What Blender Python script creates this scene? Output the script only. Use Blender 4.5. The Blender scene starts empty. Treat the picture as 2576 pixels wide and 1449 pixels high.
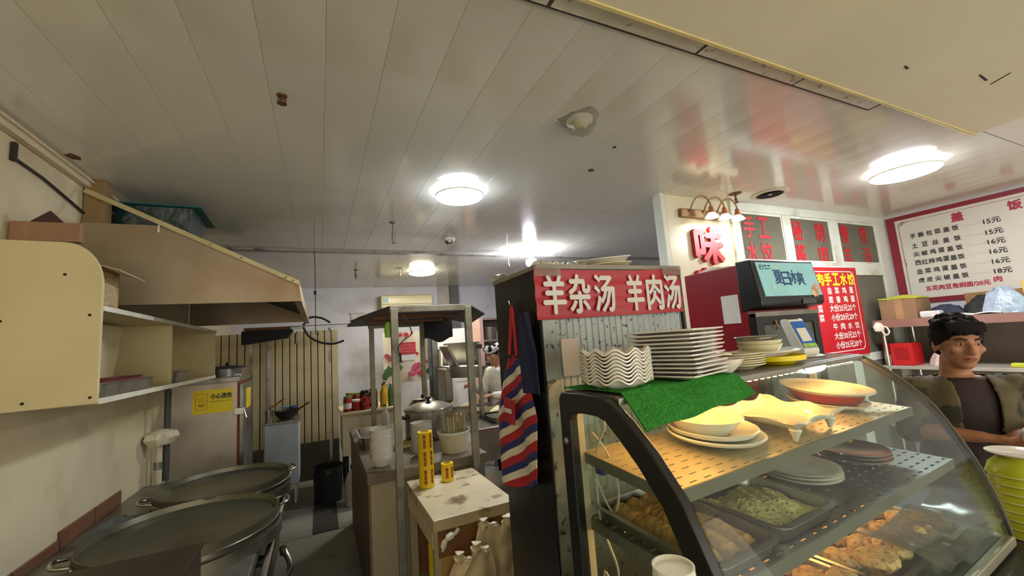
import bpy, bmesh, math, random
from mathutils import Vector, Matrix, Euler
random.seed(7)
S = bpy.context.scene
C = S.collection
PI = math.pi

# ------------------------------------------------------------------ camera, world, exposure
EYE = Vector((0, 0, 1.55))
YAW, PITCH, ROLL, FPX = math.radians(25.4), math.radians(7.2), math.radians(4.2), 1030.0
fw = Vector((math.sin(YAW) * math.cos(PITCH), math.cos(YAW) * math.cos(PITCH), math.sin(PITCH)))
rt = Vector((math.cos(YAW), -math.sin(YAW), 0))
up = rt.cross(fw)
rt2 = math.cos(ROLL) * rt - math.sin(ROLL) * up
up2 = math.sin(ROLL) * rt + math.cos(ROLL) * up
cam = bpy.data.cameras.new('camera')
cam.sensor_width = 36.0
cam.lens = FPX / 2576.0 * 36.0
cam.clip_start = 0.02
camo = bpy.data.objects.new('camera', cam)
C.objects.link(camo)
m = Matrix((rt2, up2, -fw)).transposed().to_4x4()
m.translation = EYE
camo.matrix_world = m
S.camera = camo

W = bpy.data.worlds.new('world')
S.world = W
W.use_nodes = True
W.node_tree.nodes['Background'].inputs[0].default_value = (1.0, 0.93, 0.78, 1)
W.node_tree.nodes['Background'].inputs[1].default_value = 1.0
S.view_settings.view_transform = 'Standard'
S.view_settings.look = 'None'
S.view_settings.exposure = 1.52
S.view_settings.gamma = 1.0
S.view_settings.use_curve_mapping = False
try:
    S.cycles.sample_clamp_indirect = 6.0
    S.cycles.max_bounces = 6
    S.cycles.diffuse_bounces = 3
    S.cycles.glossy_bounces = 2
    S.cycles.transparent_max_bounces = 10
    S.cycles.caustics_reflective = False
    S.cycles.caustics_refractive = False
except Exception:
    pass
LAMP_MAIN, LAMP_FAR, LAMP_RIGHT, LAMP_BULB, LED_W = 40.0, 38.0, 38.0, 110.0, 74.0

# ------------------------------------------------------------------ materials
def lin(c):
    return tuple(((x / 255) / 12.92 if x / 255 <= 0.04045 else ((x / 255 + 0.055) / 1.055) ** 2.4) for x in c)
MATS = {}
def mat(name, col, rough=0.5, metal=0.0, var=0.12, vs=6.0, bump=0.0, bs=60.0, emit=None, es=0.0, spec=0.5,
        dirt=None, ds=3.0, dlo=0.55, dhi=0.75, coat=0.0, stretch=None, sss=0.0, col2=None):
    if name in MATS:
        return MATS[name]
    M = bpy.data.materials.new(name)
    M.use_nodes = True
    nt = M.node_tree
    N, Lk = nt.nodes, nt.links
    b = N['Principled BSDF']
    c = lin(col)
    tc = N.new('ShaderNodeTexCoord')
    src = tc.outputs['Object']
    if stretch:
        mp = N.new('ShaderNodeMapping')
        mp.inputs['Scale'].default_value = stretch
        Lk.new(src, mp.inputs['Vector'])
        src = mp.outputs['Vector']
    nz = N.new('ShaderNodeTexNoise')
    nz.inputs['Scale'].default_value = vs
    nz.inputs['Detail'].default_value = 3
    Lk.new(src, nz.inputs['Vector'])
    rp = N.new('ShaderNodeValToRGB')
    lo = tuple(x * (1 - var) for x in c)
    hi = tuple(min(1, x * (1 + var)) for x in c)
    if col2:
        lo, hi = c, lin(col2)
    rp.color_ramp.elements[0].color = (*lo, 1)
    rp.color_ramp.elements[1].color = (*hi, 1)
    rp.color_ramp.elements[0].position = 0.3
    rp.color_ramp.elements[1].position = 0.7
    Lk.new(nz.outputs['Fac'], rp.inputs['Fac'])
    out = rp.outputs['Color']
    if dirt:
        n2 = N.new('ShaderNodeTexNoise')
        n2.inputs['Scale'].default_value = ds
        n2.inputs['Detail'].default_value = 4
        Lk.new(tc.outputs['Object'], n2.inputs['Vector'])
        r2 = N.new('ShaderNodeValToRGB')
        r2.color_ramp.elements[0].position = dlo
        r2.color_ramp.elements[1].position = dhi
        Lk.new(n2.outputs['Fac'], r2.inputs['Fac'])
        mx = N.new('ShaderNodeMix')
        mx.data_type = 'RGBA'
        Lk.new(r2.outputs['Color'], mx.inputs[0])
        Lk.new(out, mx.inputs[6])
        mx.inputs[7].default_value = (*lin(dirt), 1)
        out = mx.outputs[2]
    Lk.new(out, b.inputs['Base Color'])
    b.inputs['Roughness'].default_value = rough
    b.inputs['Metallic'].default_value = metal
    b.inputs['Specular IOR Level'].default_value = spec
    b.inputs['Coat Weight'].default_value = coat
    if bump:
        nb = N.new('ShaderNodeTexNoise')
        nb.inputs['Scale'].default_value = bs
        nb.inputs['Detail'].default_value = 2
        Lk.new(src, nb.inputs['Vector'])
        bp = N.new('ShaderNodeBump')
        bp.inputs['Strength'].default_value = bump
        bp.inputs['Distance'].default_value = 0.01
        Lk.new(nb.outputs['Fac'], bp.inputs['Height'])
        Lk.new(bp.outputs['Normal'], b.inputs['Normal'])
    if emit:
        b.inputs['Emission Color'].default_value = (*lin(emit), 1)
        b.inputs['Emission Strength'].default_value = es
    MATS[name] = M
    return M

def glass_mat(name, tint=(245, 250, 248), haze=0.05, gloss=0.02, hcol=(200, 200, 190), power=1.0, smear=0.0):
    if name in MATS:
        return MATS[name]
    M = bpy.data.materials.new(name)
    M.use_nodes = True
    nt = M.node_tree
    N, Lk = nt.nodes, nt.links
    N.remove(N['Principled BSDF'])
    o = N['Material Output']
    tr = N.new('ShaderNodeBsdfTransparent'); tr.inputs[0].default_value = (*lin(tint), 1)
    gl = N.new('ShaderNodeBsdfGlossy'); gl.inputs['Roughness'].default_value = gloss
    gl.inputs['Color'].default_value = (power, power, power, 1)
    lw = N.new('ShaderNodeLayerWeight'); lw.inputs[0].default_value = 0.5
    pw5 = N.new('ShaderNodeMath'); pw5.operation = 'POWER'; pw5.inputs[1].default_value = 5.0
    Lk.new(lw.outputs['Facing'], pw5.inputs[0])
    fr = N.new('ShaderNodeMath'); fr.operation = 'MULTIPLY_ADD'; fr.inputs[1].default_value = 0.45; fr.inputs[2].default_value = 0.018
    Lk.new(pw5.outputs[0], fr.inputs[0])
    m1 = N.new('ShaderNodeMixShader')
    Lk.new(fr.outputs[0], m1.inputs[0]); Lk.new(tr.outputs[0], m1.inputs[1]); Lk.new(gl.outputs[0], m1.inputs[2])
    df = N.new('ShaderNodeBsdfDiffuse'); df.inputs[0].default_value = (*lin(hcol), 1)
    m2 = N.new('ShaderNodeMixShader')
    tc = N.new('ShaderNodeTexCoord')
    nz = N.new('ShaderNodeTexNoise'); nz.inputs['Scale'].default_value = 5; nz.inputs['Detail'].default_value = 3
    Lk.new(tc.outputs['Object'], nz.inputs['Vector'])
    mr = N.new('ShaderNodeMapRange')
    mr.inputs[1].default_value = 0.35; mr.inputs[2].default_value = 0.75
    mr.inputs[3].default_value = haze; mr.inputs[4].default_value = haze + smear
    Lk.new(nz.outputs['Fac'], mr.inputs[0])
    Lk.new(mr.outputs[0], m2.inputs[0]); Lk.new(m1.outputs[0], m2.inputs[1]); Lk.new(df.outputs[0], m2.inputs[2])
    Lk.new(m2.outputs[0], o.inputs[0])
    MATS[name] = M
    return M

# ------------------------------------------------------------------ mesh builder
class MB:
    def __init__(s):
        s.v, s.f = [], []
    def add(s, vs, fs):
        n = len(s.v)
        s.v += [tuple(p) for p in vs]
        s.f += [tuple(i + n for i in q) for q in fs]
        return s
    def box(s, x0, x1, y0, y1, z0, z1):
        return s.add([(x0,y0,z0),(x1,y0,z0),(x1,y1,z0),(x0,y1,z0),(x0,y0,z1),(x1,y0,z1),(x1,y1,z1),(x0,y1,z1)],
                     [(0,3,2,1),(4,5,6,7),(0,1,5,4),(1,2,6,5),(2,3,7,6),(3,0,4,7)])
    def obox(s, c, size, rot=(0,0,0)):
        R = Euler(rot).to_matrix()
        hx, hy, hz = size[0]/2, size[1]/2, size[2]/2
        P = [Vector(c) + R @ Vector(p) for p in ((-hx,-hy,-hz),(hx,-hy,-hz),(hx,hy,-hz),(-hx,hy,-hz),(-hx,-hy,hz),(hx,-hy,hz),(hx,hy,hz),(-hx,hy,hz))]
        return s.add(P, [(0,3,2,1),(4,5,6,7),(0,1,5,4),(1,2,6,5),(2,3,7,6),(3,0,4,7)])
    def lathe(s, prof, n=28, c=(0,0,0), sx=1, sy=1, rmod=None, zmod=None, closed=False):
        vs, fs = [], []
        m_ = len(prof)
        for i in range(n):
            a = 2*PI*i/n
            k = rmod(a) if rmod else 1
            for j, (r, z) in enumerate(prof):
                dz = zmod(a, r) if zmod else 0
                vs.append((c[0]+r*k*math.cos(a)*sx, c[1]+r*k*math.sin(a)*sy, c[2]+z+dz))
        for i in range(n):
            i2 = (i+1) % n
            for j in range(m_ if closed else m_-1):
                j2 = (j+1) % m_
                fs.append((i*m_+j, i2*m_+j, i2*m_+j2, i*m_+j2))
        if not closed:
            if prof[0][0] > 1e-6: fs.append(tuple(i*m_ for i in range(n-1,-1,-1)))
            if prof[-1][0] > 1e-6: fs.append(tuple(i*m_+m_-1 for i in range(n)))
        return s.add(vs, fs)
    def tube(s, pts, r, n=8, cap=True, sx=1.0):
        pts = [Vector(p) for p in pts]
        rs = r if isinstance(r, (list, tuple)) else [r]*len(pts)
        vs, fs = [], []
        prev = None
        for i, p in enumerate(pts):
            if i == 0: t = pts[1]-p
            elif i == len(pts)-1: t = p-pts[i-1]
            else: t = (pts[i+1]-p).normalized() + (p-pts[i-1]).normalized()
            t.normalize()
            if prev is None:
                a = Vector((0,0,1)) if abs(t.z) < 0.9 else Vector((1,0,0))
                u = t.cross(a).normalized()
            else:
                u = (prev - t*prev.dot(t)).normalized()
            prev = u
            w = t.cross(u)
            for k in range(n):
                a = 2*PI*k/n
                vs.append(p + rs[i]*(math.cos(a)*u + math.sin(a)*w*sx))
        for i in range(len(pts)-1):
            for k in range(n):
                k2 = (k+1) % n
                fs.append((i*n+k, i*n+k2, (i+1)*n+k2, (i+1)*n+k))
        if cap:
            fs.append(tuple(range(n-1,-1,-1)))
            fs.append(tuple((len(pts)-1)*n+k for k in range(n)))
        return s.add(vs, fs)
    def prism(s, poly, ax, a, b):
        def P(p, t):
            return {'x': (t,p[0],p[1]), 'y': (p[0],t,p[1]), 'z': (p[0],p[1],t)}[ax]
        n = len(poly)
        vs = [P(p,a) for p in poly] + [P(p,b) for p in poly]
        fs = [tuple(range(n)), tuple(range(2*n-1,n-1,-1))] + [(i,i+n,(i+1)%n+n,(i+1)%n) for i in range(n)]
        return s.add(vs, fs)
    def ring(s, outer, inner, ax, a, b):
        def P(p, t):
            return {'x': (t,p[0],p[1]), 'y': (p[0],t,p[1]), 'z': (p[0],p[1],t)}[ax]
        n = len(outer)
        vs = [P(p,a) for p in outer]+[P(p,a) for p in inner]+[P(p,b) for p in outer]+[P(p,b) for p in inner]
        fs = []
        for i in range(n):
            j = (i+1) % n
            fs += [(i,j,n+j,n+i),(2*n+i,3*n+i,3*n+j,2*n+j),(i,2*n+i,2*n+j,j),(n+i,n+j,3*n+j,3*n+i)]
        return s.add(vs, fs)
    def grid(s, fn, nu, nv, thick=0.0):
        P = [[Vector(fn(i/nu, j/nv)) for j in range(nv+1)] for i in range(nu+1)]
        def idx(i, j): return i*(nv+1)+j
        vs = [P[i][j] for i in range(nu+1) for j in range(nv+1)]
        fs = [(idx(i,j), idx(i+1,j), idx(i+1,j+1), idx(i,j+1)) for i in range(nu) for j in range(nv)]
        if thick:
            n = len(vs)
            nr = []
            for i in range(nu+1):
                for j in range(nv+1):
                    du = P[min(i+1,nu)][j]-P[max(i-1,0)][j]
                    dv = P[i][min(j+1,nv)]-P[i][max(j-1,0)]
                    q = du.cross(dv)
                    nr.append(q.normalized() if q.length > 1e-9 else Vector((0,0,1)))
            vs = vs + [v - thick*q for v, q in zip(vs, nr)]
            fs = fs + [tuple(x+n for x in reversed(f)) for f in fs]
            bd = [idx(i,0) for i in range(nu+1)] + [idx(nu,j) for j in range(1,nv+1)] + [idx(i,nv) for i in range(nu-1,-1,-1)] + [idx(0,j) for j in range(nv-1,0,-1)]
            for k in range(len(bd)):
                a, b = bd[k], bd[(k+1) % len(bd)]
                fs.append((b, a, a+n, b+n))
        return s.add(vs, fs)
    def ball(s, c, r, n=10, m_=7):
        rx, ry, rz = r if isinstance(r, (list, tuple)) else (r, r, r)
        vs = [(c[0],c[1],c[2]-rz)]
        for j in range(1, m_):
            b = -PI/2 + PI*j/m_
            for i in range(n):
                a = 2*PI*i/n
                vs.append((c[0]+rx*math.cos(b)*math.cos(a), c[1]+ry*math.cos(b)*math.sin(a), c[2]+rz*math.sin(b)))
        vs.append((c[0],c[1],c[2]+rz))
        fs = [(0, 1+(i+1)%n, 1+i) for i in range(n)]
        for j in range(m_-2):
            for i in range(n):
                i2 = (i+1)%n
                fs.append((1+j*n+i, 1+j*n+i2, 1+(j+1)*n+i2, 1+(j+1)*n+i))
        t = len(vs)-1
        fs += [(1+(m_-2)*n+i, 1+(m_-2)*n+(i+1)%n, t) for i in range(n)]
        return s.add(vs, fs)
    def map(s, fn):
        s.v = [tuple(fn(Vector(p))) for p in s.v]
        return s

def obj(name, mb, M, parent=None, smooth=True, bevel=0.0, segs=2, kind=None, label=None, ang=35):
    me = bpy.data.meshes.new(name)
    me.from_pydata(mb.v, [], mb.f)
    bm = bmesh.new()
    bm.from_mesh(me)
    bmesh.ops.recalc_face_normals(bm, faces=bm.faces)
    if bevel:
        bm.normal_update()
        es = [e for e in bm.edges if len(e.link_faces) == 2 and e.calc_face_angle(0) > 0.5]
        if es:
            bmesh.ops.bevel(bm, geom=es, offset=bevel, segments=segs, profile=0.5, affect='EDGES', clamp_overlap=True)
    bm.to_mesh(me)
    bm.free()
    if smooth:
        me.shade_smooth()
        me.set_sharp_from_angle(angle=math.radians(min(ang, 20) if bevel else ang))
    me.materials.append(M)
    o = bpy.data.objects.new(name, me)
    C.objects.link(o)
    if parent: o.parent = parent
    if kind: o['kind'] = kind
    if label: o['label'] = label
    return o
def inst(name, src, parent, loc=(0,0,0), rot=(0,0,0), sc=(1,1,1)):
    o = bpy.data.objects.new(name, src.data)
    C.objects.link(o)
    o.parent = parent
    o.location, o.rotation_euler, o.scale = loc, rot, sc
    return o
def T(name, label, cat, loc=(0,0,0), rz=0.0, group=None, rot=None):
    o = bpy.data.objects.new(name, None)
    o.empty_display_size = 0.05
    C.objects.link(o)
    o.location = loc
    o.rotation_euler = rot if rot else (0,0,rz)
    return tag(o, label, cat, group)
def tag(o, label, cat, group=None):
    o['label'] = label; o['category'] = cat
    if group: o['group'] = group
    return o
def at(o, loc, rz=0.0, rot=None):
    o.location = loc
    o.rotation_euler = rot if rot else (0,0,rz)
    return o
def dup(root, loc, rz=None, label=None, rot=None, sc=None):
    r = root.copy(); C.objects.link(r); r.location = loc
    if rz is not None: r.rotation_euler = (0,0,rz)
    if rot is not None: r.rotation_euler = rot
    if sc is not None: r.scale = sc
    if label: r['label'] = label
    for ch in list(root.children):
        c = ch.copy(); C.objects.link(c); c.parent = r
        for g in ch.children:
            d = g.copy(); C.objects.link(d); d.parent = c
    return r
def struct(o):
    o['kind'] = 'structure'
    return o
_tc = {}
def glyphs(body):
    if body in _tc: return _tc[body]
    cu = bpy.data.curves.new('txt', 'FONT')
    cu.body = body; cu.resolution_u = 2
    o = bpy.data.objects.new('txt', cu)
    C.objects.link(o)
    bpy.context.view_layer.update()
    me = bpy.data.meshes.new_from_object(o.evaluated_get(bpy.context.evaluated_depsgraph_get()))
    vs = [tuple(v.co) for v in me.vertices]
    fs = [tuple(p.vertices) for p in me.polygons]
    bpy.data.objects.remove(o); bpy.data.curves.remove(cu); bpy.data.meshes.remove(me)
    _tc[body] = (vs, fs)
    return vs, fs
def text(body, c, w, h, right, upv, M, parent, name='lettering', bold=0.0, depth=0.0, label=None):
    """Lettering fitted to w x h around c; right/up give its plane."""
    vs, fs = glyphs(body)
    if not vs: return None
    x0, x1 = min(v[0] for v in vs), max(v[0] for v in vs)
    y0, y1 = min(v[1] for v in vs), max(v[1] for v in vs)
    R, U = Vector(right).normalized(), Vector(upv).normalized()
    Nn = R.cross(U)
    mb = MB()
    offs = [(0,0)] if not bold else [(-bold,0),(bold,0),(0,bold),(0,-bold)]
    for k, (dx, dy) in enumerate(offs):
        P = [Vector(c) + R*((v[0]-x0)/(x1-x0)*w - w/2 + dx) + U*((v[1]-y0)/max(1e-6,(y1-y0))*h - h/2 + dy) + Nn*(0.00015*k) for v in vs]
        if depth:
            n = len(P)
            cnt = {}
            for f in fs:
                for i in range(len(f)):
                    e = (f[i], f[(i+1) % len(f)])
                    cnt[frozenset(e)] = cnt.get(frozenset(e), []) + [e]
            side = [(e[0][0], e[0][1], e[0][1]+n, e[0][0]+n) for e in cnt.values() if len(e) == 1]
            mb.add([p+Nn*depth for p in P] + P, fs + side)
        else:
            mb.add(P, fs)
    me = bpy.data.meshes.new(name)
    me.from_pydata(mb.v, [], mb.f)
    me.materials.append(M)
    o = bpy.data.objects.new(name, me)
    C.objects.link(o)
    if parent: o.parent = parent
    if label: o['label'] = label
    return o
def catmull(pts, k=6):
    out = []
    n = len(pts)
    for i in range(n-1):
        p0, p1, p2, p3 = [Vector(pts[max(0,min(n-1,j))]) for j in (i-1,i,i+1,i+2)]
        for s in range(k):
            t = s/k
            out.append(0.5*((2*p1)+(p2-p0)*t+(2*p0-5*p1+4*p2-p3)*t*t+(3*p1-p0-3*p2+p3)*t**3))
    out.append(Vector(pts[-1]))
    return out

# palette
ceil_m = mat('ceiling_panel_white', (226,223,210), 0.13, var=0.05, vs=2, bump=0.012, bs=9, stretch=(1,0.25,1), spec=0.6, dirt=(206,198,168), ds=1.2, dlo=0.5, dhi=0.8)
gap_m = mat('grey_joint', (150,146,128), 0.8)
trimgap_m = mat('dark_joint', (70,66,55), 0.8)
cream_m = mat('cream_plaster', (240,232,204), 0.7, var=0.04, vs=2, bump=0.05, bs=12)
wall_m = mat('cream_wall_paint', (222,210,176), 0.35, var=0.06, vs=2.5, dirt=(176,156,112), ds=1.8, dlo=0.5, dhi=0.78, bump=0.02, bs=30)
wallb_m = mat('lilac_white_wall', (222,220,230), 0.6, var=0.05, vs=2, dirt=(170,165,165), ds=1.2)
steel = mat('brushed_steel', (178,176,168), 0.28, 1.0, var=0.1, vs=8, bump=0.02, bs=120, stretch=(1,1,0.1))
dull = mat('dull_steel', (150,147,136), 0.42, 0.9, var=0.18, vs=5, dirt=(96,86,66), ds=4)
grease = mat('greasy_hood_steel', (162,146,122), 0.42, 0.55, var=0.12, vs=2.5, dirt=(140,108,74), ds=1.6, dlo=0.45, dhi=0.8)
dark_in = mat('soot_shade_metal', (52,46,38), 0.6, 0.3, var=0.2)
black = mat('black_powder_coat', (22,22,22), 0.35, var=0.15)
blackm = mat('black_matte', (18,19,22), 0.7, var=0.2)
white = mat('white_plastic', (228,226,216), 0.4, var=0.03)
cer = mat('white_glazed_ceramic', (236,232,222), 0.12, var=0.02, coat=0.3)
beige = mat('cream_glazed_ceramic', (226,218,182), 0.18, var=0.03, coat=0.2)
alu = mat('white_aluminium_frame', (222,226,216), 0.4, var=0.05, dirt=(170,165,140), ds=3)
red = mat('red_print', (196,30,42), 0.5, var=0.05)
darkred = mat('dark_red_panel', (138,18,30), 0.35, var=0.06)
yellow = mat('yellow_print', (236,206,20), 0.45, var=0.05)
paper = mat('white_paper', (226,222,214), 0.7, var=0.05, bump=0.1, bs=30)
ink = mat('dark_ink', (50,48,52), 0.6)
wood = mat('cream_laminate', (208,192,158), 0.45, var=0.06, dirt=(120,92,58), ds=5, dlo=0.6, dhi=0.75)
woodbr = mat('worn_brown_wood', (128,84,48), 0.6, var=0.25, vs=9, stretch=(1,8,1), bump=0.1)
card = mat('brown_cardboard', (168,128,88), 0.8, var=0.08)
tile_floor = mat('grey_floor_tile', (138,138,132), 0.35, var=0.1, vs=3, dirt=(64,60,52), ds=2.5)
grout = mat('dark_grout', (52,49,44), 0.8)
brown_tile = mat('brown_glazed_tile', (118,78,56), 0.4, var=0.1)
glass = glass_mat('clear_glass', haze=0.004, smear=0.02)
pane = glass_mat('grey_window_glass', (150,150,138), haze=0.42, smear=0.08, hcol=(150,146,128))
plastic_clear = glass_mat('clear_plastic', (235,235,230), haze=0.05, smear=0.16, gloss=0.12)
skin = mat('skin', (176,124,94), 0.55, var=0.12, vs=18, bump=0.08, bs=90)
hair = mat('black_hair', (30,25,24), 0.85, var=0.3, bump=0.5, bs=160, spec=0.2)
cable_w = mat('white_cable', (206,198,182), 0.5)
cable_k = mat('black_cable', (30,28,26), 0.5)

# ================================================================== SETTING
fl = struct(obj('floor', MB().box(-1.3, 6.0, -3.2, 7.4, -0.12, -0.006), grout, smooth=False))
tsrc = None
for i in range(9):
    for j in range(13):
        x0, y0 = -1.17 + 0.8*i - 0.03, -3.15 + 0.8*j + 0.17
        if x0 > 5.75 or y0 > 7.2: continue
        if tsrc is None:
            tsrc = obj('floor_tile', MB().box(0, 0.792, 0, 0.792, -0.008, 0), tile_floor, fl, smooth=False, bevel=0.002, segs=1)
            tsrc.location = (x0, y0, 0)
        else:
            inst('floor_tile', tsrc, fl, (x0, y0, 0))
wl = struct(obj('wall_left', MB().box(-1.3, -1.17, -3.2, 7.4, -0.02, 2.75), wall_m, smooth=False))
wb = struct(obj('wall_back', MB().box(-1.3, 6.0, 7.2, 7.35, -0.02, 2.75), wallb_m, smooth=False))
wr = struct(obj('wall_right', MB().box(5.75, 5.9, -3.2, 7.4, -0.02, 2.75), wallb_m, smooth=False))
ce = struct(obj('ceiling', MB().box(-1.3, 6.0, -3.2, 7.4, 2.612, 2.75), gap_m, smooth=False))
psrc = {}
for i in range(35):
    x0 = -1.17 + 0.2*i
    segs = [(0.90, 4.52), (4.58, 7.2)] if x0 < 3.5 else [(-3.0, 0.895), (0.90, 4.52), (4.58, 7.2)]
    for (a, b) in segs:
        if (a, b) not in psrc:
            psrc[(a, b)] = obj('ceiling_panel', MB().box(0, 0.1992, a, b, 2.6, 2.614), ceil_m, ce, smooth=False, bevel=0.0008, segs=1)
            psrc[(a, b)].location = (x0, 0, 0)
        else:
            inst('ceiling_panel', psrc[(a, b)], ce, (x0, 0, 0))
struct(obj('trim_1', MB().box(-1.17, 5.75, 4.5, 4.6, 2.585, 2.615), mat('grey_ceiling_trim', (170,168,158), 0.4, dirt=(60,55,48), ds=9), smooth=False, bevel=0.004))
so = struct(obj('ceiling_soffit', MB().box(-1.17, 3.56, -3.1, 0.905, 2.566, 2.62), cream_m, smooth=False, bevel=0.004))
obj('soffit_edge_bead', MB().box(-1.17, 3.56, 0.897, 0.912, 2.562, 2.58), mat('yellowed_edge_strip', (226,206,140), 0.5), so, smooth=False, bevel=0.002)
tr = struct(obj('trim_2', MB().box(-0.9, 2.58, 0.93, 0.995, 2.590, 2.6), trimgap_m, smooth=False))
for (a, b) in ((-0.9, -0.32), (-0.308, 0.66), (0.675, 1.315), (1.33, 1.925), (1.935, 2.56)):
    obj('trim_tile', MB().box(a, b, 0.932, 0.985, 2.587, 2.598), mat('trim_tile_white', (214,208,186), 0.35, var=0.08, dirt=(150,138,110), ds=30, dlo=0.6, dhi=0.7), tr, smooth=False, bevel=0.002)
# cove moulding on the left wall under the ceiling
cv = struct(obj('trim_3', MB().box(-1.17, -1.135, -3.0, 7.2, 2.55, 2.6), wood, smooth=False, bevel=0.006))
obj('bead', MB().box(-1.17, -1.12, -3.0, 7.2, 2.575, 2.588), wood, cv, smooth=False, bevel=0.003)

# partition with the red lettered windows
R_, U_ = (1,0,0), (0,0,1)
pw = struct(obj('wall_partition', MB().box(2.46, 3.2, 2.28, 2.34, 0, 2.6), mat('cream_sign_panel', (226,218,190), 0.3, var=0.03, vs=3), smooth=False, bevel=0.004))
for dx in (0, 0.017, 0.034):
    obj('edge_profile', MB().box(2.40+dx, 2.413+dx, 2.262+dx*0.2, 2.345, 0, 2.6), alu, pw, smooth=False, bevel=0.002)
obj('edge_core', MB().box(2.402, 2.46, 2.29, 2.34, 0, 2.6), mat('green_grey_profile', (150,160,150), 0.4), pw, smooth=False)
cols = [(3.20, 3.30), (3.90, 4.02), (4.67, 4.81), (5.54, 5.75)]
wn = 0
for k in range(3):
    wn += 1
    x0, x1 = cols[k][1], cols[k+1][0]
    w = T('window_%d' % wn, 'x', 'x', (x0, 2.284, 2.08))
    del w['label'], w['category']; w['kind'] = 'structure'
    d = x1-x0
    gl_ = obj('pane', MB().box(0, d, -0.003, 0.003, 0, 0.43), pane, w, smooth=False)
    fo = [(-0.015,-0.015),(d+0.015,-0.015),(d+0.015,0.445),(-0.015,0.445)]
    fi = [(0.012,0.012),(d-0.012,0.012),(d-0.012,0.418),(0.012,0.418)]
    obj('window_frame', MB().ring(fo, fi, 'y', -0.012, 0.02), alu, w, smooth=False, bevel=0.003)
    # lower light of the same bay
    lo = obj('lower_pane', MB().box(0, d, -0.003, 0.003, -0.92, -0.13), pane, w, smooth=False)
    obj('sill_panel', MB().box(-0.01, d+0.01, -0.015, 0.015, -2.08, -1.0), mat('grey_sill_panel', (136,132,118), 0.5), w, smooth=False)
    chars = [['手','工','水','饺'], ['秘','制','酱','肉'], ['慢','熬','羊','汤']][k]
    cx = [(0.10, 0.30), (0.08, 0.45), (0.09, 0.46)][k]
    for q, ch in enumerate(chars):
        text(ch, (cx[q % 2] + 0.03, -0.006, 0.305 if q < 2 else 0.075), 0.15, 0.19, R_, U_, red, w, bold=0.004)
    if k == 0:
        pass
fr = struct(obj('trim_4', MB().box(3.2, 5.75, 2.26, 2.34, 2.52, 2.6), alu, smooth=False, bevel=0.004))
for (a, b) in cols:
    obj('mullion', MB().box(a, b, 2.262, 2.338, 0, 2.52), alu, fr, smooth=False, bevel=0.005)
obj('transom', MB().box(3.3, 5.54, 2.264, 2.336, 1.95, 2.075), alu, fr, smooth=False, bevel=0.005)
obj('lower_rail', MB().box(3.3, 5.54, 2.264, 2.336, 1.08, 1.16), alu, fr, smooth=False, bevel=0.005)
# raised red letters on the sign panel
sg = T('sign_letter', 'big raised red character under the triple brass lamp', 'sign letter', (2.86, 2.278, 2.19), group='raised red letters')
text('味', (0,-0.001,0), 0.31, 0.29, R_, U_, mat('raised_letter_red', (190,26,44), 0.35, var=0.04), sg, bold=0.012, depth=0.03, name='letter_body')
sg2 = T('sign_letter', 'raised red character half hidden behind the red drink fridge', 'sign letter', (2.84, 2.278, 1.85), group='raised red letters')
text('菜', (0,-0.001,0), 0.31, 0.29, R_, U_, MATS['raised_letter_red'], sg2, bold=0.012, depth=0.03, name='letter_body')

# ================================================================== CEILING LAMPS AND FITTINGS
def ceiling_lamp(label, loc, r, em, es, group='round ceiling lamps'):
    t = T('ceiling_lamp', label, 'ceiling lamp', loc, group=group)
    obj('base', MB().lathe([(r*0.9,0.0),(r*0.9,-0.02),(r*0.86,-0.025)], 40), white, t)
    obj('body_ring', MB().lathe([(r*0.86,-0.022),(r*0.99,-0.028),(r*1.01,-0.038),(r*0.99,-0.045),(r*0.9,-0.045),(r*0.9,-0.022)], 40, closed=True), mat('lamp_ring_white', (235,235,230), 0.4), t)
    M = mat('lamp_glow_%d_%d' % (es*10, em[2]), (255,255,255), 0.5, emit=em, es=es, var=0)
    obj('diffuser', MB().lathe([(0.0,-0.075),(r*0.35,-0.073),(r*0.7,-0.066),(r*0.92,-0.055),(r*0.975,-0.046),(r*0.9,-0.040)], 40), M, t)
    obj('upper_diffuser', MB().lathe([(r*0.87,-0.004),(r*0.93,-0.006),(r*0.93,-0.021),(r*0.87,-0.023)], 40, closed=True), mat('lamp_side_glow_%d_%d' % (es*10, em[2]), (255,255,255), 0.5, emit=em, es=es*0.3, var=0), t)
    return t
ceiling_lamp('dazzling white ceiling lamp in the middle of the glossy ceiling', (0.885, 2.60, 2.6), 0.165, (232,242,255), LAMP_MAIN)
ceiling_lamp('smaller round ceiling lamp above the wall air conditioner', (1.29, 5.58, 2.6), 0.18, (255,250,222), LAMP_FAR)
ceiling_lamp('large round white ceiling lamp near the wall menu board', (3.92, 1.37, 2.6), 0.205, (245,250,255), LAMP_RIGHT)
# bare bulb behind the banner cabinet
t = T('pendant_bulb', 'glaring bare bulb hanging above the banner cabinet', 'light bulb', (2.3, 4.25, 2.6))
obj('cord', MB().tube([(0,0,0),(0.005,0,-0.03),(0,0,-0.06)], 0.004), cable_k, t)
obj('socket', MB().lathe([(0.018,0),(0.022,-0.005),(0.022,-0.05),(0.017,-0.055)], 16, (0,0,-0.05)), white, t)
obj('bulb', MB().lathe([(0.0,-0.1),(0.05,-0.09),(0.07,-0.06),(0.06,-0.02),(0.02,0.0)], 20, (0,0,-0.10)), mat('bulb_glow', (255,255,255), emit=(240,240,255), es=LAMP_BULB, var=0), t)

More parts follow.
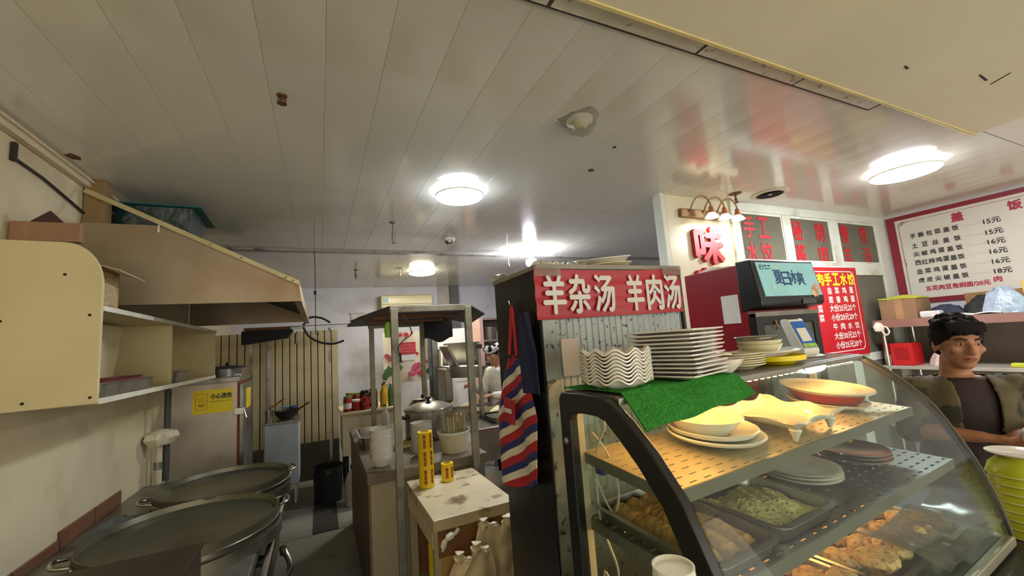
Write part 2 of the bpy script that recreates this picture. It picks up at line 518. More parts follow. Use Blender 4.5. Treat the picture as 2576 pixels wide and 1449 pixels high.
def sprinkler(label, loc, r=0.03, M=None, drop=0.05):
    M = M or steel
    t = T('sprinkler_head', label, 'sprinkler', loc, group='ceiling sprinkler heads')
    obj('escutcheon', MB().lathe([(r,0),(r*0.9,-0.006),(r*0.4,-0.009)], 18), M, t)
    obj('stem', MB().tube([(0,0,-0.005),(0,0,-drop)], 0.007), M, t)
    for s in (-1, 1):
        obj('yoke_arm', MB().tube([(s*0.004,0,-drop*0.5),(s*0.016,0,-drop*0.75),(s*0.004,0,-drop*1.1)], 0.003, 6), M, t)
    obj('deflector', MB().lathe([(0.0,-drop*1.1),(0.02,-drop*1.1),(0.018,-drop*1.1-0.003),(0.0,-drop*1.1-0.003)], 14), M, t)
    return t
rust = mat('rusty_brass', (110,78,48), 0.5, 0.5, var=0.2)
sprinkler('dark sprinkler head beside the black round vent', (3.08, 2.12, 2.6), 0.05, rust, 0.07)
sprinkler('chrome sprinkler head left of the far round lamp', (0.967, 5.47, 2.6), 0.06, steel, 0.10)
sprinkler('thin grey sprinkler head hanging behind the brightest lamp', (0.566, 3.43, 2.6), 0.03, dull, 0.16)
sprinkler('dark sprinkler head on the far ceiling above the range hood', (0.43, 5.6, 2.6), 0.03, rust, 0.10)
sprinkler('rusty hook-like sprinkler head on the bare ceiling at left', (-0.127, 1.769, 2.6), 0.02, rust, 0.03)
t = T('smoke_detector', 'smoke detector wrapped in crumpled clear plastic on the ceiling', 'smoke detector', (1.17, 1.55, 2.6))
obj('base', MB().lathe([(0.065,0),(0.065,-0.012),(0.055,-0.018)], 24), white, t)
obj('sensor_dome', MB().lathe([(0.0,-0.055),(0.025,-0.052),(0.04,-0.035),(0.045,-0.016)], 24), mat('yellowed_plastic', (196,186,160), 0.4), t)
rr = random.Random(3)
obj('plastic_wrap', MB().lathe([(0.10,0.0),(0.085,-0.02),(0.06,-0.06),(0.02,-0.075)], 22, rmod=lambda a: 1+0.16*math.sin(3*a)+0.08*math.sin(7*a+1)), plastic_clear, t)
t = T('smoke_detector', 'small dusty smoke detector behind the brightest lamp', 'smoke detector', (1.18, 3.87, 2.6))
obj('base', MB().lathe([(0.06,0),(0.06,-0.02),(0.05,-0.03)], 24), white, t)
obj('sensor_dome', MB().lathe([(0.0,-0.07),(0.03,-0.066),(0.045,-0.045),(0.045,-0.025)], 24), steel, t)
t = T('ceiling_vent', 'round black ceiling vent with a pale ring near the triple lamp', 'vent', (3.40, 2.04, 2.6))
obj('outer_ring', MB().lathe([(0.135,0),(0.14,-0.006),(0.13,-0.012),(0.1,-0.012),(0.1,0)], 36, closed=True), mat('beige_ring', (206,200,180), 0.4), t)
for r in (0.025, 0.05, 0.075):
    obj('louvre_ring', MB().lathe([(r,-0.006),(r+0.018,-0.014),(r+0.02,-0.012),(r+0.003,-0.004)], 30, closed=True), blackm, t)
obj('dark_throat', MB().lathe([(0.0,-0.004),(0.1,-0.004),(0.1,-0.002),(0.0,-0.002)], 30), blackm, t)
obj('hub', MB().lathe([(0,-0.016),(0.018,-0.014),(0.02,-0.004)], 16), mat('grey_hub', (150,148,138), 0.4), t)
# grime marks on ceiling
gm = mat('brown_grime', (104,72,44), 0.8, var=0.3)
dk = mat('dark_grime', (46,38,30), 0.8)
def mark(label, loc, pts, M):
    o = obj('ceiling_mark', MB().prism(pts, 'z', -0.0015, 0.0), M, None, smooth=False)
    o.location = loc
    return tag(o, label, 'stain', 'marks on the ceiling')
def blob(r, n=11, e=0.5, sd=1, sx=1, sy=1):
    q = random.Random(sd)
    return [(sx*r*(1-e*q.random())*math.cos(2*PI*i/n), sy*r*(1-e*q.random())*math.sin(2*PI*i/n)) for i in range(n)]
mark('brown grime spot beside the left cove moulding', (-1.09, 2.62, 2.6), blob(0.03, sd=4, sy=1.8), gm)
mark('tiny dark speck between the smoke detector and the triple lamp', (1.54, 1.74, 2.6), blob(0.016, sd=6), dk)
mark('faint grime speck on the ceiling above the banner', (1.60, 2.05, 2.6), blob(0.03, sd=8, e=0.8), gm)
mark('short dark scratch on the cream soffit', (2.72, 0.62, 2.566), [(-0.05,0.0),(0.05,0.006),(0.05,0.014),(-0.05,0.006)], dk)
mark('long slanted dark scratch on the cream soffit', (2.80, 0.60, 2.566), [(-0.01,-0.04),(0.035,0.035),(0.045,0.04),(0.004,-0.03)], dk)
mark('small dark nick on the cream soffit', (2.25, 0.71, 2.566), [(-0.02,0),(0.02,0.003),(0.02,0.012),(-0.02,0.006)], dk)

mark('dark panel clip on the ceiling trim above the range hood', (-0.5, 4.49, 2.5855), [(-0.03,0),(0.03,0),(0.03,0.01),(-0.03,0.01)], dk)  # small dark rectangles standing for panel clips
mark('dark panel clip on the ceiling trim left of the far lamp', (0.78, 4.49, 2.5855), [(-0.035,0),(0.035,0),(0.035,0.01),(-0.035,0.01)], dk)
mark('dark panel clip on the ceiling trim above the far lamp', (1.05, 4.49, 2.5855), [(-0.04,0),(0.04,0),(0.04,0.01),(-0.04,0.01)], dk)
t = T('hanging_wire', 'thin wire hanging from the ceiling beside the hood tip', 'wire', (-0.04, 4.45, 1.75))
obj('wire_run', MB().tube([(0,0,0.0),(0.004,0,0.4),(0,0,0.835)], 0.004, 6), cable_k, t)
obj('wire_hook', MB().tube([(0,0,0.0),(0.015,0,-0.02),(0.03,0,0.0)], 0.004, 6), cable_k, t)
obj('junction', MB().lathe([(0,0.38),(0.012,0.385),(0.012,0.42),(0,0.425)], 10), dk, t)
t = T('conduit_rod', 'short pale conduit rod by the glaring bulb', 'rod', (2.02, 4.3, 2.42))
obj('rod', MB().tube([(0,0,0),(0,0,0.18)], 0.008, 8), white, t)
obj('rod_cap', MB().lathe([(0,-0.012),(0.012,-0.01),(0.012,0.01),(0,0.012)], 10), dull, t)
# triple brass picture lamp on the sign panel
brass = mat('aged_brass', (150,120,86), 0.4, 0.7, var=0.15)
copper = mat('coppery_cap', (186,122,84), 0.35, 0.6)
t = T('wall_lamp', 'brass wall lamp with three curved arms and glowing bell shades', 'lamp', (2.84, 2.28, 2.45))
obj('backplate', MB().prism([(-0.25,-0.035),(0.24,-0.035),(0.25,0.0),(0.24,0.035),(-0.25,0.035)], 'y', -0.035, 0), brass, t, bevel=0.008)
for k in range(3):
    bx = -0.16 + 0.155*k
    arm = obj('arm', MB().tube(catmull([(bx,-0.03,0.0),(bx,-0.06,0.05),(bx+0.03,-0.09,0.11),(bx+0.09,-0.11,0.12),(bx+0.135,-0.12,0.07),(bx+0.14,-0.12,0.03)], 5), 0.006, 8), brass, t)
    cx_ = bx+0.14
    obj('socket_cap', MB().lathe([(0.008,0.04),(0.014,0.035),(0.024,-0.015),(0.024,-0.02)], 18, (cx_,-0.12,0.0)), copper, t)
    obj('bell_shade', MB().lathe([(0.022,-0.015),(0.036,-0.03),(0.054,-0.055),(0.052,-0.056),(0.034,-0.033),(0.02,-0.018)], 24, (cx_,-0.12,0.0), closed=True), mat('frosted_shade', (240,236,214), 0.4, emit=(255,238,200), es=0.5, var=0), t)
    obj('bulb', MB().lathe([(0.0,-0.066),(0.03,-0.062),(0.044,-0.05),(0.03,-0.03),(0.0,-0.022)], 18, (cx_,-0.12,0.0)), mat('warm_bulb', (255,255,255), emit=(255,240,206), es=12.0, var=0), t)

# ================================================================== LEFT SIDE: wall cabinet, hood, range, steamer
lam = mat('cream_melamine', (212,198,152), 0.45, var=0.05, vs=3, dirt=(196,168,112), ds=2.2, dlo=0.6, dhi=0.8)
lam_e = mat('pale_edge_band', (226,220,200), 0.4)
t = T('wall_cabinet', 'cream open wall cabinet with rounded end panel on the left wall', 'cabinet', (-1.17, 2.33, 1.41))
prof = [(0,0.0),(0.322,0.005),(0.322,0.50)] + [(0.322-0.13*(1-math.cos(a)), 0.50+0.19*math.sin(a)) for a in [PI/2*i/9 for i in range(1,10)]] + [(0,0.695)]
obj('end_panel', MB().prism(prof, 'y', 0, 0.018), lam, t, bevel=0.002)
ep = [(0.322,0.0),(0.327,0.0),(0.327,0.5)] + [(0.327-0.13*(1-math.cos(a)), 0.503+0.19*math.sin(a)) for a in [PI/2*i/9 for i in range(1,10)]]
ei = [(0.3215,0.0),(0.3215,0.5)] + [(0.3215-0.13*(1-math.cos(a)), 0.50+0.19*math.sin(a)) for a in [PI/2*i/9 for i in range(1,10)]]
for px, pz in ((0.02,0.36),(0.285,0.375),(0.10,0.03),(0.30,0.03),(0.2,0.55)):
    obj('screw_hole', MB().lathe([(0,0),(0.006,0),(0.006,0.002),(0,0.002)], 10).map(lambda p: Vector((px+p.x, -p.z, pz+p.y))), dk, t)
obj('bottom_board', MB().box(0,0.32,0.018,2.15,0.0,0.02), lam, t, smooth=False, bevel=0.002)
obj('bottom_edge', MB().box(0.3201,0.326,0.018,2.15,-0.002,0.022), lam_e, t, smooth=False)
obj('middle_board', MB().box(0,0.32,0.018,2.15,0.395,0.413), lam, t, smooth=False, bevel=0.002)
obj('middle_edge', MB().box(0.3201,0.326,0.018,2.15,0.393,0.415), lam_e, t, smooth=False)
obj('back_board', MB().box(0.0,0.012,0.018,2.15,0.02,0.395), lam, t, smooth=False)
obj('far_panel', MB().box(0,0.32,2.13,2.15,0.0,0.41), lam, t, smooth=False)
obj('divider', MB().box(0,0.30,1.02,1.036,0.02,0.395), lam, t, smooth=False)
for k, (ya, yb, M, lb) in enumerate(((0.12, 0.85, lam, 'cream board leaning inside the wall cabinet before the divider'), (1.06, 1.55, mat('tan_board', (186,150,92), 0.5), 'tan board leaning inside the wall cabinet beyond the divider'))):
    b_ = obj('leaning_board', MB().obox((-1.085, 2.33+(ya+yb)/2, 1.41+0.205), (0.012, yb-ya, 0.36), (0, 0.12, 0)), M, None, smooth=False, bevel=0.002)
    tag(b_, lb, 'board')
def tray(name, label, cat, loc, lx, ly, h, M, rz=0, group=None, th=0.002, rim=0.012, flare=0.12, rc=0.03):
    t = T(name, label, cat, loc, rz, group)
    def rr_(ax, ay, r, k=5):
        pts = []
        for (sx, sy, a0) in ((1,1,0),(-1,1,PI/2),(-1,-1,PI),(1,-1,1.5*PI)):
            for i in range(k+1):
                a = a0 + PI/2*i/k
                pts.append((sx*(ax-r)+r*math.cos(a), sy*(ay-r)+r*math.sin(a)))
        return pts
    ax, ay = lx/2, ly/2
    loops = [(rr_(ax-flare*h-0.004, ay-flare*h-0.004, rc), th), (rr_(ax-th, ay-th, rc), h-th), (rr_(ax+rim, ay+rim, rc+rim), h-th), (rr_(ax+rim, ay+rim, rc+rim), h), (rr_(ax, ay, rc), h), (rr_(ax-flare*h, ay-flare*h, rc), 0)]
    # order: inner floor -> inner wall -> rim -> outer wall -> outer floor
    seq = [loops[0], (rr_(ax-th, ay-th, rc), h), loops[3], loops[2], (rr_(ax, ay, rc), h-th*1.5), loops[5]]
    n = len(seq[0][0])
    vs, fs = [], []
    for (lp, z) in seq:
        vs += [(p[0], p[1], z) for p in lp]
    for q in range(len(seq)-1):
        for i in range(n):
            j = (i+1) % n
            fs.append((q*n+i, q*n+j, (q+1)*n+j, (q+1)*n+i))
    fs.append(tuple(range(n))); fs.append(tuple((len(seq)-1)*n+i for i in range(n-1,-1,-1)))
    obj('pan_body', MB().add(vs, fs), M, t)
    return t
tray('baking_tray', 'long dark steel tray with reddish lining lying in the wall cabinet', 'tray', (-0.965, 2.75, 1.4315), 0.20, 0.62, 0.06, dull)
tray('steel_box', 'small steel box inside the far bay of the wall cabinet', 'box', (-0.97, 3.62, 1.4315), 0.20, 0.30, 0.07, dull)
t = tray('folded_lining', 'dark red lining folded inside the long tray in the wall cabinet', 'cloth', (-0.965, 2.76, 1.4345), 0.13, 0.5, 0.075, mat('dark_red_lining', (110,44,36), 0.6))
t = T('food_carton', 'open cardboard carton on top of the wall cabinet', 'carton', (-1.0, 2.50, 1.826))
obj('carton_body', MB().ring([(-0.13,-0.12),(0.1,-0.12),(0.1,0.14),(-0.13,0.14)], [(-0.125,-0.115),(0.095,-0.115),(0.095,0.135),(-0.125,0.135)], 'z', 0, 0.19).box(-0.125,0.095,-0.115,0.135,0,0.006), card, t, smooth=False)
obj('flap', MB().add([(0.1,-0.12,0.19),(0.1,0.14,0.19),(0.20,0.14,0.15),(0.19,-0.12,0.16),(0.1,-0.12,0.194),(0.1,0.14,0.194),(0.20,0.14,0.154),(0.19,-0.12,0.164)], [(0,1,2,3),(7,6,5,4),(0,4,5,1),(1,5,6,2),(2,6,7,3),(3,7,4,0)]), mat('pale_flap', (206,186,148), 0.7), t, smooth=False)
obj('printed_side', MB().box(0.1005,0.1015,-0.1,0.12,0.02,0.17), mat('printed_carton', (190,168,126), 0.7, var=0.35, vs=30), t, smooth=False)
t = T('plank', 'brown wooden plank lying across the top of the wall cabinet end', 'plank', (-1.16, 2.355, 2.107))
obj('plank_body', MB().box(0.0,0.22,0.0,0.035,0,0.085), mat('brown_plank', (150,112,82), 0.6, var=0.1, vs=4, stretch=(8,1,1)), t, smooth=False, bevel=0.003)
tag(at(obj('paper_hat', MB().add([(0,0,0),(0.1,0,0),(0.06,0,0.05),(0.0,0.03,0),(0.1,0.03,0),(0.06,0.03,0.045)], [(0,1,2),(5,4,3),(0,2,5,3),(1,4,5,2),(0,3,4,1)]), mat('maroon_cloth', (70,40,38), 0.8)), (-1.10, 2.357, 2.193)), 'small dark folded paper hat on the brown plank', 'paper')

# range hood
t = T('range_hood', 'greasy steel range hood with sloping front above the steamer', 'range hood', (-1.165, 2.9, 1.89))
hp = [(0,0.02),(0,0.455),(0.335,0.455),(1.045,0.145),(1.06,0.02)]
obj('near_end_panel', MB().prism(hp, 'y', 0, 0.012), grease, t, smooth=False)
obj('far_end_panel', MB().prism(hp, 'y', 2.1, 2.112), grease, t, smooth=False)
obj('sloped_panel', MB().prism([(0.335,0.455),(1.045,0.145),(1.045,0.135),(0.335,0.443)], 'y', 0.012, 2.1), grease, t, smooth=False)
obj('top_panel', MB().prism([(0,0.455),(0.335,0.455),(0.335,0.443),(0,0.443)], 'y', 0.012, 2.1), grease, t, smooth=False)
obj('front_lip', MB().prism([(1.045,0.145),(1.06,0.02),(1.06,0.0),(1.02,0.0),(1.02,0.012),(1.05,0.02),(1.036,0.14)], 'y', -0.005, 2.117), grease, t, smooth=False)
obj('inner_baffle', MB().prism([(0.02,0.40),(0.3,0.40),(0.98,0.11),(0.98,0.10),(0.3,0.39),(0.02,0.39)], 'y', 0.02, 2.09), dark_in, t, smooth=False)  # dark colour stands in for grease and shade inside the hood
obj('near_gutter', MB().box(0.0,1.05,-0.004,0.03,0.0,0.022), grease, t, smooth=False)
a, b = Vector((0.03,-0.03,0.64)), Vector((1.055,-0.03,0.125))
dd = (b-a).normalized(); pp = Vector((dd.z,0,-dd.x))
obj('angle_bar', MB().add([a,b,b-pp*-0.026,a-pp*-0.026,a+Vector((0,0.004,0)),b+Vector((0,0.004,0)),b+pp*0.026+Vector((0,0.004,0)),a+pp*0.026+Vector((0,0.004,0))], [(0,1,2,3),(7,6,5,4),(0,4,5,1),(1,5,6,2),(2,6,7,3),(3,7,4,0)]), mat('yellowed_angle_bar', (190,176,128), 0.45, 0.2), t, smooth=False)
for k in (0.55,0.70,0.93,0.97):
    p = a.lerp(b, k)+pp*0.013
    obj('bolt', MB().ball((p.x,p.y-0.002,p.z), 0.006, 8, 5), dull, t)
obj('bright_edge', MB().box(0.333,0.341,-0.004,0.0,0.415,0.458), white, t, smooth=False)
# duct column behind hood at the wall
t = T('duct_column', 'brown boxed duct rising from the hood to the ceiling', 'duct', (-1.165, 2.925, 2.346))
obj('duct_body', MB().box(0,0.09,0,0.09,0,0.252), mat('brown_duct', (140,112,72), 0.6, var=0.1), t, smooth=False, bevel=0.004)
obj('duct_flange', MB().box(0,0.1,-0.006,0.096,0.0,0.02), mat('brown_duct', (140,112,72)), t, smooth=False)
# teal tub on hood
teal = mat('teal_plastic', (24,88,92), 0.3, var=0.1)
t = T('plastic_tub', 'teal rectangular plastic tub with flared rim on the range hood', 'tub', (-0.915, 3.29, 2.347), rz=0.03)
def frus(x0, y0, x1, y1, z0, z1):
    return [(-x0,-y0,z0),(x0,-y0,z0),(x0,y0,z0),(-x0,y0,z0),(-x1,-y1,z1),(x1,-y1,z1),(x1,y1,z1),(-x1,y1,z1)]
mb = MB().add(frus(0.16,0.17,0.19,0.20,0,0.17), [(0,3,2,1),(0,1,5,4),(1,2,6,5),(2,3,7,6),(3,0,4,7)])
mb.add(frus(0.155,0.165,0.185,0.195,0.008,0.17), [(0,1,2,3),(0,4,5,1),(1,5,6,2),(2,6,7,3),(3,7,4,0)])
obj('tub_body', mb, mat('dark_wrapped_tub', (22,46,44), 0.22, bump=0.5, bs=18), t, smooth=False)
obj('flared_rim', MB().ring([(-0.24,-0.235),(0.24,-0.235),(0.24,0.235),(-0.24,0.235)], [(-0.185,-0.195),(0.185,-0.195),(0.185,0.195),(-0.185,0.195)], 'z', 0.168, 0.178), teal, t, smooth=False)
tag(at(obj('teal_crate', MB().ring([(-0.08,-0.1),(0.08,-0.1),(0.08,0.1),(-0.08,0.1)], [(-0.07,-0.09),(0.07,-0.09),(0.07,0.09),(-0.07,0.09)], 'z', 0, 0.10).box(-0.07,0.07,-0.09,0.09,0,0.006), teal, None, smooth=False), (-0.73, 4.5, 2.347)), 'small teal crate at the far end of the range hood', 'crate')
# cable on the left wall above the cabinet
t = T('wall_cable', 'thin dark cable slanting down the wall to the hood', 'cable', (-1.165, 2.3, 2.4))
obj('cable_run', MB().tube([(0.004,0.05,0.065),(0.006,0.25,0.055),(0.006,0.45,0.03),(0.006,0.66,0.0)], 0.006), cable_k, t)
obj('clip', MB().box(-0.003,0.012,0.04,0.06,0.05,0.13), dk, t, smooth=False)

# range with two large pan lids
t = T('cooking_range', 'long steel cooking range along the left wall', 'stove', (-1.165, 1.75, 0))
obj('range_body', MB().box(0.02,0.86,0.02,2.15,0.10,0.66), dull, t, smooth=False, bevel=0.006)
obj('top_sheet', MB().box(0.0,0.90,0.0,2.2,0.655,0.70), dull, t, smooth=False, bevel=0.008)
obj('front_rail', MB().tube([(0.94,0.05,0.66),(0.94,2.15,0.66)], 0.018, 10), steel, t)
for y in (0.1, 0.8, 1.5, 2.1):
    obj('rail_bracket', MB().tube([(0.88,y,0.64),(0.94,y,0.66)], 0.012), steel, t)
for (x, y) in ((0.08,0.08),(0.08,2.08),(0.8,0.08),(0.8,2.08)):
    obj('leg', MB().tube([(x,y,0.0),(x,y,0.12)], 0.025, 10), dull, t)
for y in (0.75, 1.45):
    obj('burner_ring', MB().lathe([(0.33,0.0),(0.38,0.0),(0.38,0.05),(0.33,0.05)], 36, (0.60,y,0.70), closed=True), dull, t)
for k in range(4):
    obj('gas_knob', MB().tube([(0.86,0.5+0.3*k,0.55),(0.90,0.5+0.3*k,0.55)], 0.025, 12), black, t)
grid_m = mat('worn_griddle', (120,116,98), 0.38, 0.75, var=0.12, vs=3, dirt=(78,70,52), ds=2.5)
for (x, y, r, lb) in ((-0.57, 2.5, 0.37, 'big round steel griddle pan at the near end of the range'), (-0.545, 3.21, 0.35, 'big round steel griddle pan next to the steamer')):
    t = T('griddle_pan', lb, 'pan', (x, y, 0.752), group='round griddle pans on the range')
    obj('pan_body', MB().lathe([(0,0.03),(r*0.9,0.03),(r*0.965,0.04),(r*0.985,0.065),(r,0.066),(r,0.0),(0,0.0)], 56), grid_m, t)
    obj('rim_band', MB().lathe([(r,0.008),(r+0.006,0.01),(r+0.006,0.028),(r,0.03)], 56, closed=True), steel, t)
    for s in (0.35, 0.35+PI):
        c_, s_ = math.cos(s), math.sin(s)
        obj('handle', MB().tube(catmull([(r*c_-0.06*s_, r*s_+0.06*c_,0.04),((r+0.05)*c_-0.04*s_,(r+0.05)*s_+0.04*c_,0.05),((r+0.05)*c_+0.04*s_,(r+0.05)*s_-0.04*c_,0.05),(r*c_+0.06*s_, r*s_-0.06*c_,0.04)], 4), 0.008), steel, t)
t = T('burner_box', 'dark brown metal box at the near end of the range', 'box', (-0.95, 1.72, 0.7005))
obj('box_body', MB().box(0,0.52,0,0.37,0,0.135), mat('dark_board', (84,74,56), 0.45, 0.3, var=0.2), t, smooth=False, bevel=0.004)
obj('box_lid', MB().box(-0.006,0.526,-0.006,0.376,0.135,0.152), mat('dark_board_top', (70,60,46), 0.4, 0.3), t, smooth=False, bevel=0.004)
t = T('ladle', 'steel ladle lying on the range beside the dark board', 'ladle', (-1.02, 2.27, 0.7035))
obj('handle', MB().tube([(0.16,0.16,0.065),(0.0,0.02,0.03),(-0.10,-0.09,0.015)], 0.009), steel, t)
obj('bowl', MB().lathe([(0,0),(0.035,0.008),(0.05,0.03),(0.048,0.03),(0.033,0.011),(0,0.003)], 18, (-0.13,-0.12,0)), steel, t)
t = T('cleaning_cloth', 'crumpled grey cloth tucked behind the near griddle pan', 'cloth', (-0.98, 2.95, 0.702))
obj('cloth_body', MB().lathe([(0,0.05),(0.06,0.06),(0.1,0.03),(0.12,0.0),(0,0.0)], 24, sx=0.8, sy=1.7, rmod=lambda a: 1+0.2*math.sin(4*a)+0.1*math.sin(9*a)), mat('grey_rag', (86,90,84), 0.9, bump=0.4, bs=30), t)
bsp = T('backsplash', 'row of brown tiles behind the cooking range', 'backsplash', (-1.168, 2.2, 0.70))
for k in range(4):
    obj('tile', MB().box(0,0.012,0.345*k,0.345*k+0.335,0,0.05+0.035*(k>1)), brown_tile, bsp, smooth=False, bevel=0.003)
# junk under the rail at the range front
for k, (x, y, z, r) in enumerate(((-0.235,2.28,0.0,0.05),(-0.225,2.75,0.0,0.06))):
    t = T('gas_hose', ('short silver corrugated gas hose below the range rail','long silver corrugated gas hose below the range rail')[k], 'hose', (x-0.01, y, 0.22))
    obj('hose_body', MB().tube(catmull([(0.0,0,-0.3),(0.05,0.05,-0.1),(0.03,0.1,0.05),(0.06,0.2,0.10),(0.02,0.3,0.16)], 5), 0.016), steel, t)
    obj('nut', MB().tube([(0.02,0.28,0.15),(0.01,0.32,0.175)], 0.02, 6), dull, t)

# steamer
st = T('steam_cabinet', 'tall steel steam cabinet with yellow warning stickers', 'steamer', (-1.16, 4.45, 0))
stm = mat('warm_brushed_steel', (186,174,156), 0.4, 0.55, var=0.1, vs=3, dirt=(128,106,82), ds=1.8, stretch=(1,1,0.15))
obj('body', MB().box(0,0.485,0,0.62,0.12,1.40), stm, st, smooth=False, bevel=0.006)
obj('top_cap', MB().box(-0.0,0.505,-0.01,0.63,1.36,1.405), dull, st, smooth=False, bevel=0.004)
obj('door', MB().box(0.495,0.53,0.015,0.60,0.16,1.34), dull, st, smooth=False, bevel=0.006)
obj('red_seal', MB().box(0.486,0.495,0.0,0.61,0.15,1.35), mat('rusty_red_seal', (140,44,30), 0.6), st, smooth=False)
for z in (1.1, 0.5):
    la = obj('latch', MB().box(0.46,0.545,-0.012,0.0,z-0.03,z+0.03).box(0.53,0.55,-0.02,0.05,z-0.02,z+0.02), steel, st, smooth=False, bevel=0.003)
    obj('latch_lever', MB().tube([(0.54,-0.02,z),(0.56,-0.04,z-0.06)], 0.007), steel, la)
for (x, y) in ((0.04,0.04),(0.44,0.04),(0.04,0.58),(0.44,0.58)):
    obj('leg', MB().tube([(x,y,0),(x,y,0.125)], 0.02, 10), dull, st)
stk = obj('warning_sticker', MB().box(0.16,0.45,-0.0015,0.0,1.11,1.31), yellow, st, smooth=False, label='yellow scald warning sticker')
text('小心烫伤', (0.365,-0.002,1.25), 0.15, 0.045, R_, U_, ink, stk, bold=0.002)
text('BEWARE OF SCALDING', (0.365,-0.002,1.205), 0.15, 0.012, R_, U_, ink, stk)
obj('icon_frame', MB().ring([(0.18,1.145),(0.265,1.145),(0.265,1.28),(0.18,1.28)], [(0.184,1.149),(0.261,1.149),(0.261,1.276),(0.184,1.276)], 'y', -0.0025, -0.0015), mat('orange_line', (206,120,20), 0.5), stk, smooth=False)
for k in range(3):
    obj('icon_steam', MB().tube([(0.205+0.018*k,-0.002,1.20),(0.209+0.018*k,-0.002,1.215),(0.203+0.018*k,-0.002,1.23),(0.208+0.018*k,-0.002,1.245)], 0.002, 5), MATS['orange_line'], stk)
obj('icon_bowl', MB().prism([(0.195,1.19),(0.25,1.19),(0.24,1.168),(0.205,1.168)], 'y', -0.0025, -0.0015), MATS['orange_line'], stk, smooth=False)
obj('warning_sticker', MB().box(0.53,0.5315,0.15,0.42,1.10,1.28), yellow, st, smooth=False, label='yellow sticker on the steamer door')
t = T('frying_pan', 'steel pan with a dark lid on top of the steam cabinet', 'pan', (-0.84, 4.78, 1.405))
obj('pan_body', MB().lathe([(0,0),(0.17,0.0),(0.185,0.07),(0.18,0.07),(0.166,0.006),(0,0.006)], 36), steel, t)
obj('lid', MB().lathe([(0.19,0.07),(0.19,0.078),(0.10,0.095),(0.0,0.10)], 36), blackm, t)
obj('lid_knob', MB().ball((0.03,0,0.112), 0.018), black, t)
# gas pipe with a plastic bag tied on
t = T('gas_pipe', 'pale gas pipe against the left wall by the steamer', 'pipe', (-1.09, 3.98, 0.70))
obj('pipe_run', MB().tube([(0,0,0),(0,0,0.28)], 0.022, 12), mat('ivory_pipe', (206,196,166), 0.4), t)
obj('dark_pipe', MB().tube([(0.03,0.06,0),(0.03,0.06,0.66)], 0.022, 12), mat('grey_pipe', (70,70,66), 0.5), t)
obj('coupling', MB().tube([(0,0,0.10),(0,0,0.15)], 0.028, 12), dull, t)
t = T('plastic_bag', 'crumpled cream plastic bag tied around the gas pipe', 'bag', (-1.09, 3.98, 0.97))
obj('bag_body', MB().lathe([(0.028,0.0),(0.06,0.0),(0.09,0.05),(0.08,0.09),(0.03,0.11)], 26, rmod=lambda a: 1+0.22*math.sin(3*a+1)+0.12*math.sin(8*a)), mat('cream_bag', (214,204,172), 0.5, bump=0.8, bs=30), t)

# ================================================================== BACK OF THE KITCHEN
# panelled partition of vertical boards
t = T('board_partition', 'pale partition of vertical boards with dark joints below the hood', 'partition', (-1.16, 6.0, 0))
plk = mat('pale_board', (182,167,130), 0.5, var=0.08, vs=3, dirt=(140,118,78), ds=2)
obj('backing', MB().box(0,1.37,0.012,0.03,0.0,1.86), dk, t, smooth=False)
psr = obj('board', MB().box(0,0.070,0,0.014,0.45,1.86), plk, t, smooth=False, bevel=0.003, segs=1)
for k in range(1, 17):
    inst('board', psr, t, (0.081*k, 0, 0))
obj('skirting', MB().box(0,1.37,-0.02,0.012,0.0,0.45), mat('dark_skirting', (64,58,50), 0.7, var=0.2), t, smooth=False)
obj('end_post', MB().box(0.56,0.60,-0.02,0.0,0.45,1.86), dull, t, smooth=False)
# rail / shelf under hood
t = T('shelf_rail', 'narrow shelf rail running from the hood to the rack', 'shelf', (-0.75, 5.25, 1.84))
obj('shelf_board', MB().box(0,1.30,0,0.20,0.02,0.045), woodbr, t, smooth=False, bevel=0.003)
obj('bright_front_edge', MB().box(0.45,1.27,-0.012,0.0,0.005,0.035), mat('white_metal_edge', (226,230,224), 0.3), t, smooth=False, bevel=0.002)
for x in (0.05, 0.85):
    obj('support_post', MB().box(x-0.015,x+0.015,0.16,0.19,-1.84,0.02), dull, t, smooth=False)
t = T('dark_canopy', 'sooty dark box hanging under the near shelf by the hood', 'extractor', (-0.74, 5.05, 1.70))
obj('canopy_body', MB().prism([(0,0.0),(0.42,0.05),(0.47,0.12),(0.47,0.14),(0,0.14)], 'y', 0, 0.18), blackm, t, smooth=False, bevel=0.004)
obj('tap', MB().tube([(0.50,0.05,0.09),(0.50,0.02,0.02),(0.50,0.0,-0.02)], 0.012), steel, t)
t = T('black_hose', 'black hose looping over and under the shelf rail', 'hose', (-0.17, 5.22, 1.885))
obj('upper_loop', MB().tube(catmull([(0.0,0,0.0),(0.06,0.02,0.085),(0.18,0.03,0.08),(0.28,0.03,0.02)], 6), 0.012), cable_k, t)
obj('lower_loop', MB().tube(catmull([(0.0,-0.035,-0.02),(0.05,-0.04,-0.12),(0.16,-0.04,-0.20),(0.30,-0.04,-0.23),(0.42,-0.02,-0.2)], 6), 0.012), cable_k, t)
t = T('plastic_container', 'white plastic box standing on the far end of the shelf rail', 'box', (0.42, 5.37, 1.886))
obj('container_body', MB().add(frus(0.075,0.05,0.085,0.06,0,0.12), [(0,3,2,1),(4,5,6,7),(0,1,5,4),(1,2,6,5),(2,3,7,6),(3,0,4,7)]), white, t, smooth=False, bevel=0.006)
obj('lid', MB().box(-0.095,0.095,-0.07,0.07,0.12,0.135), white, t, smooth=False, bevel=0.004)
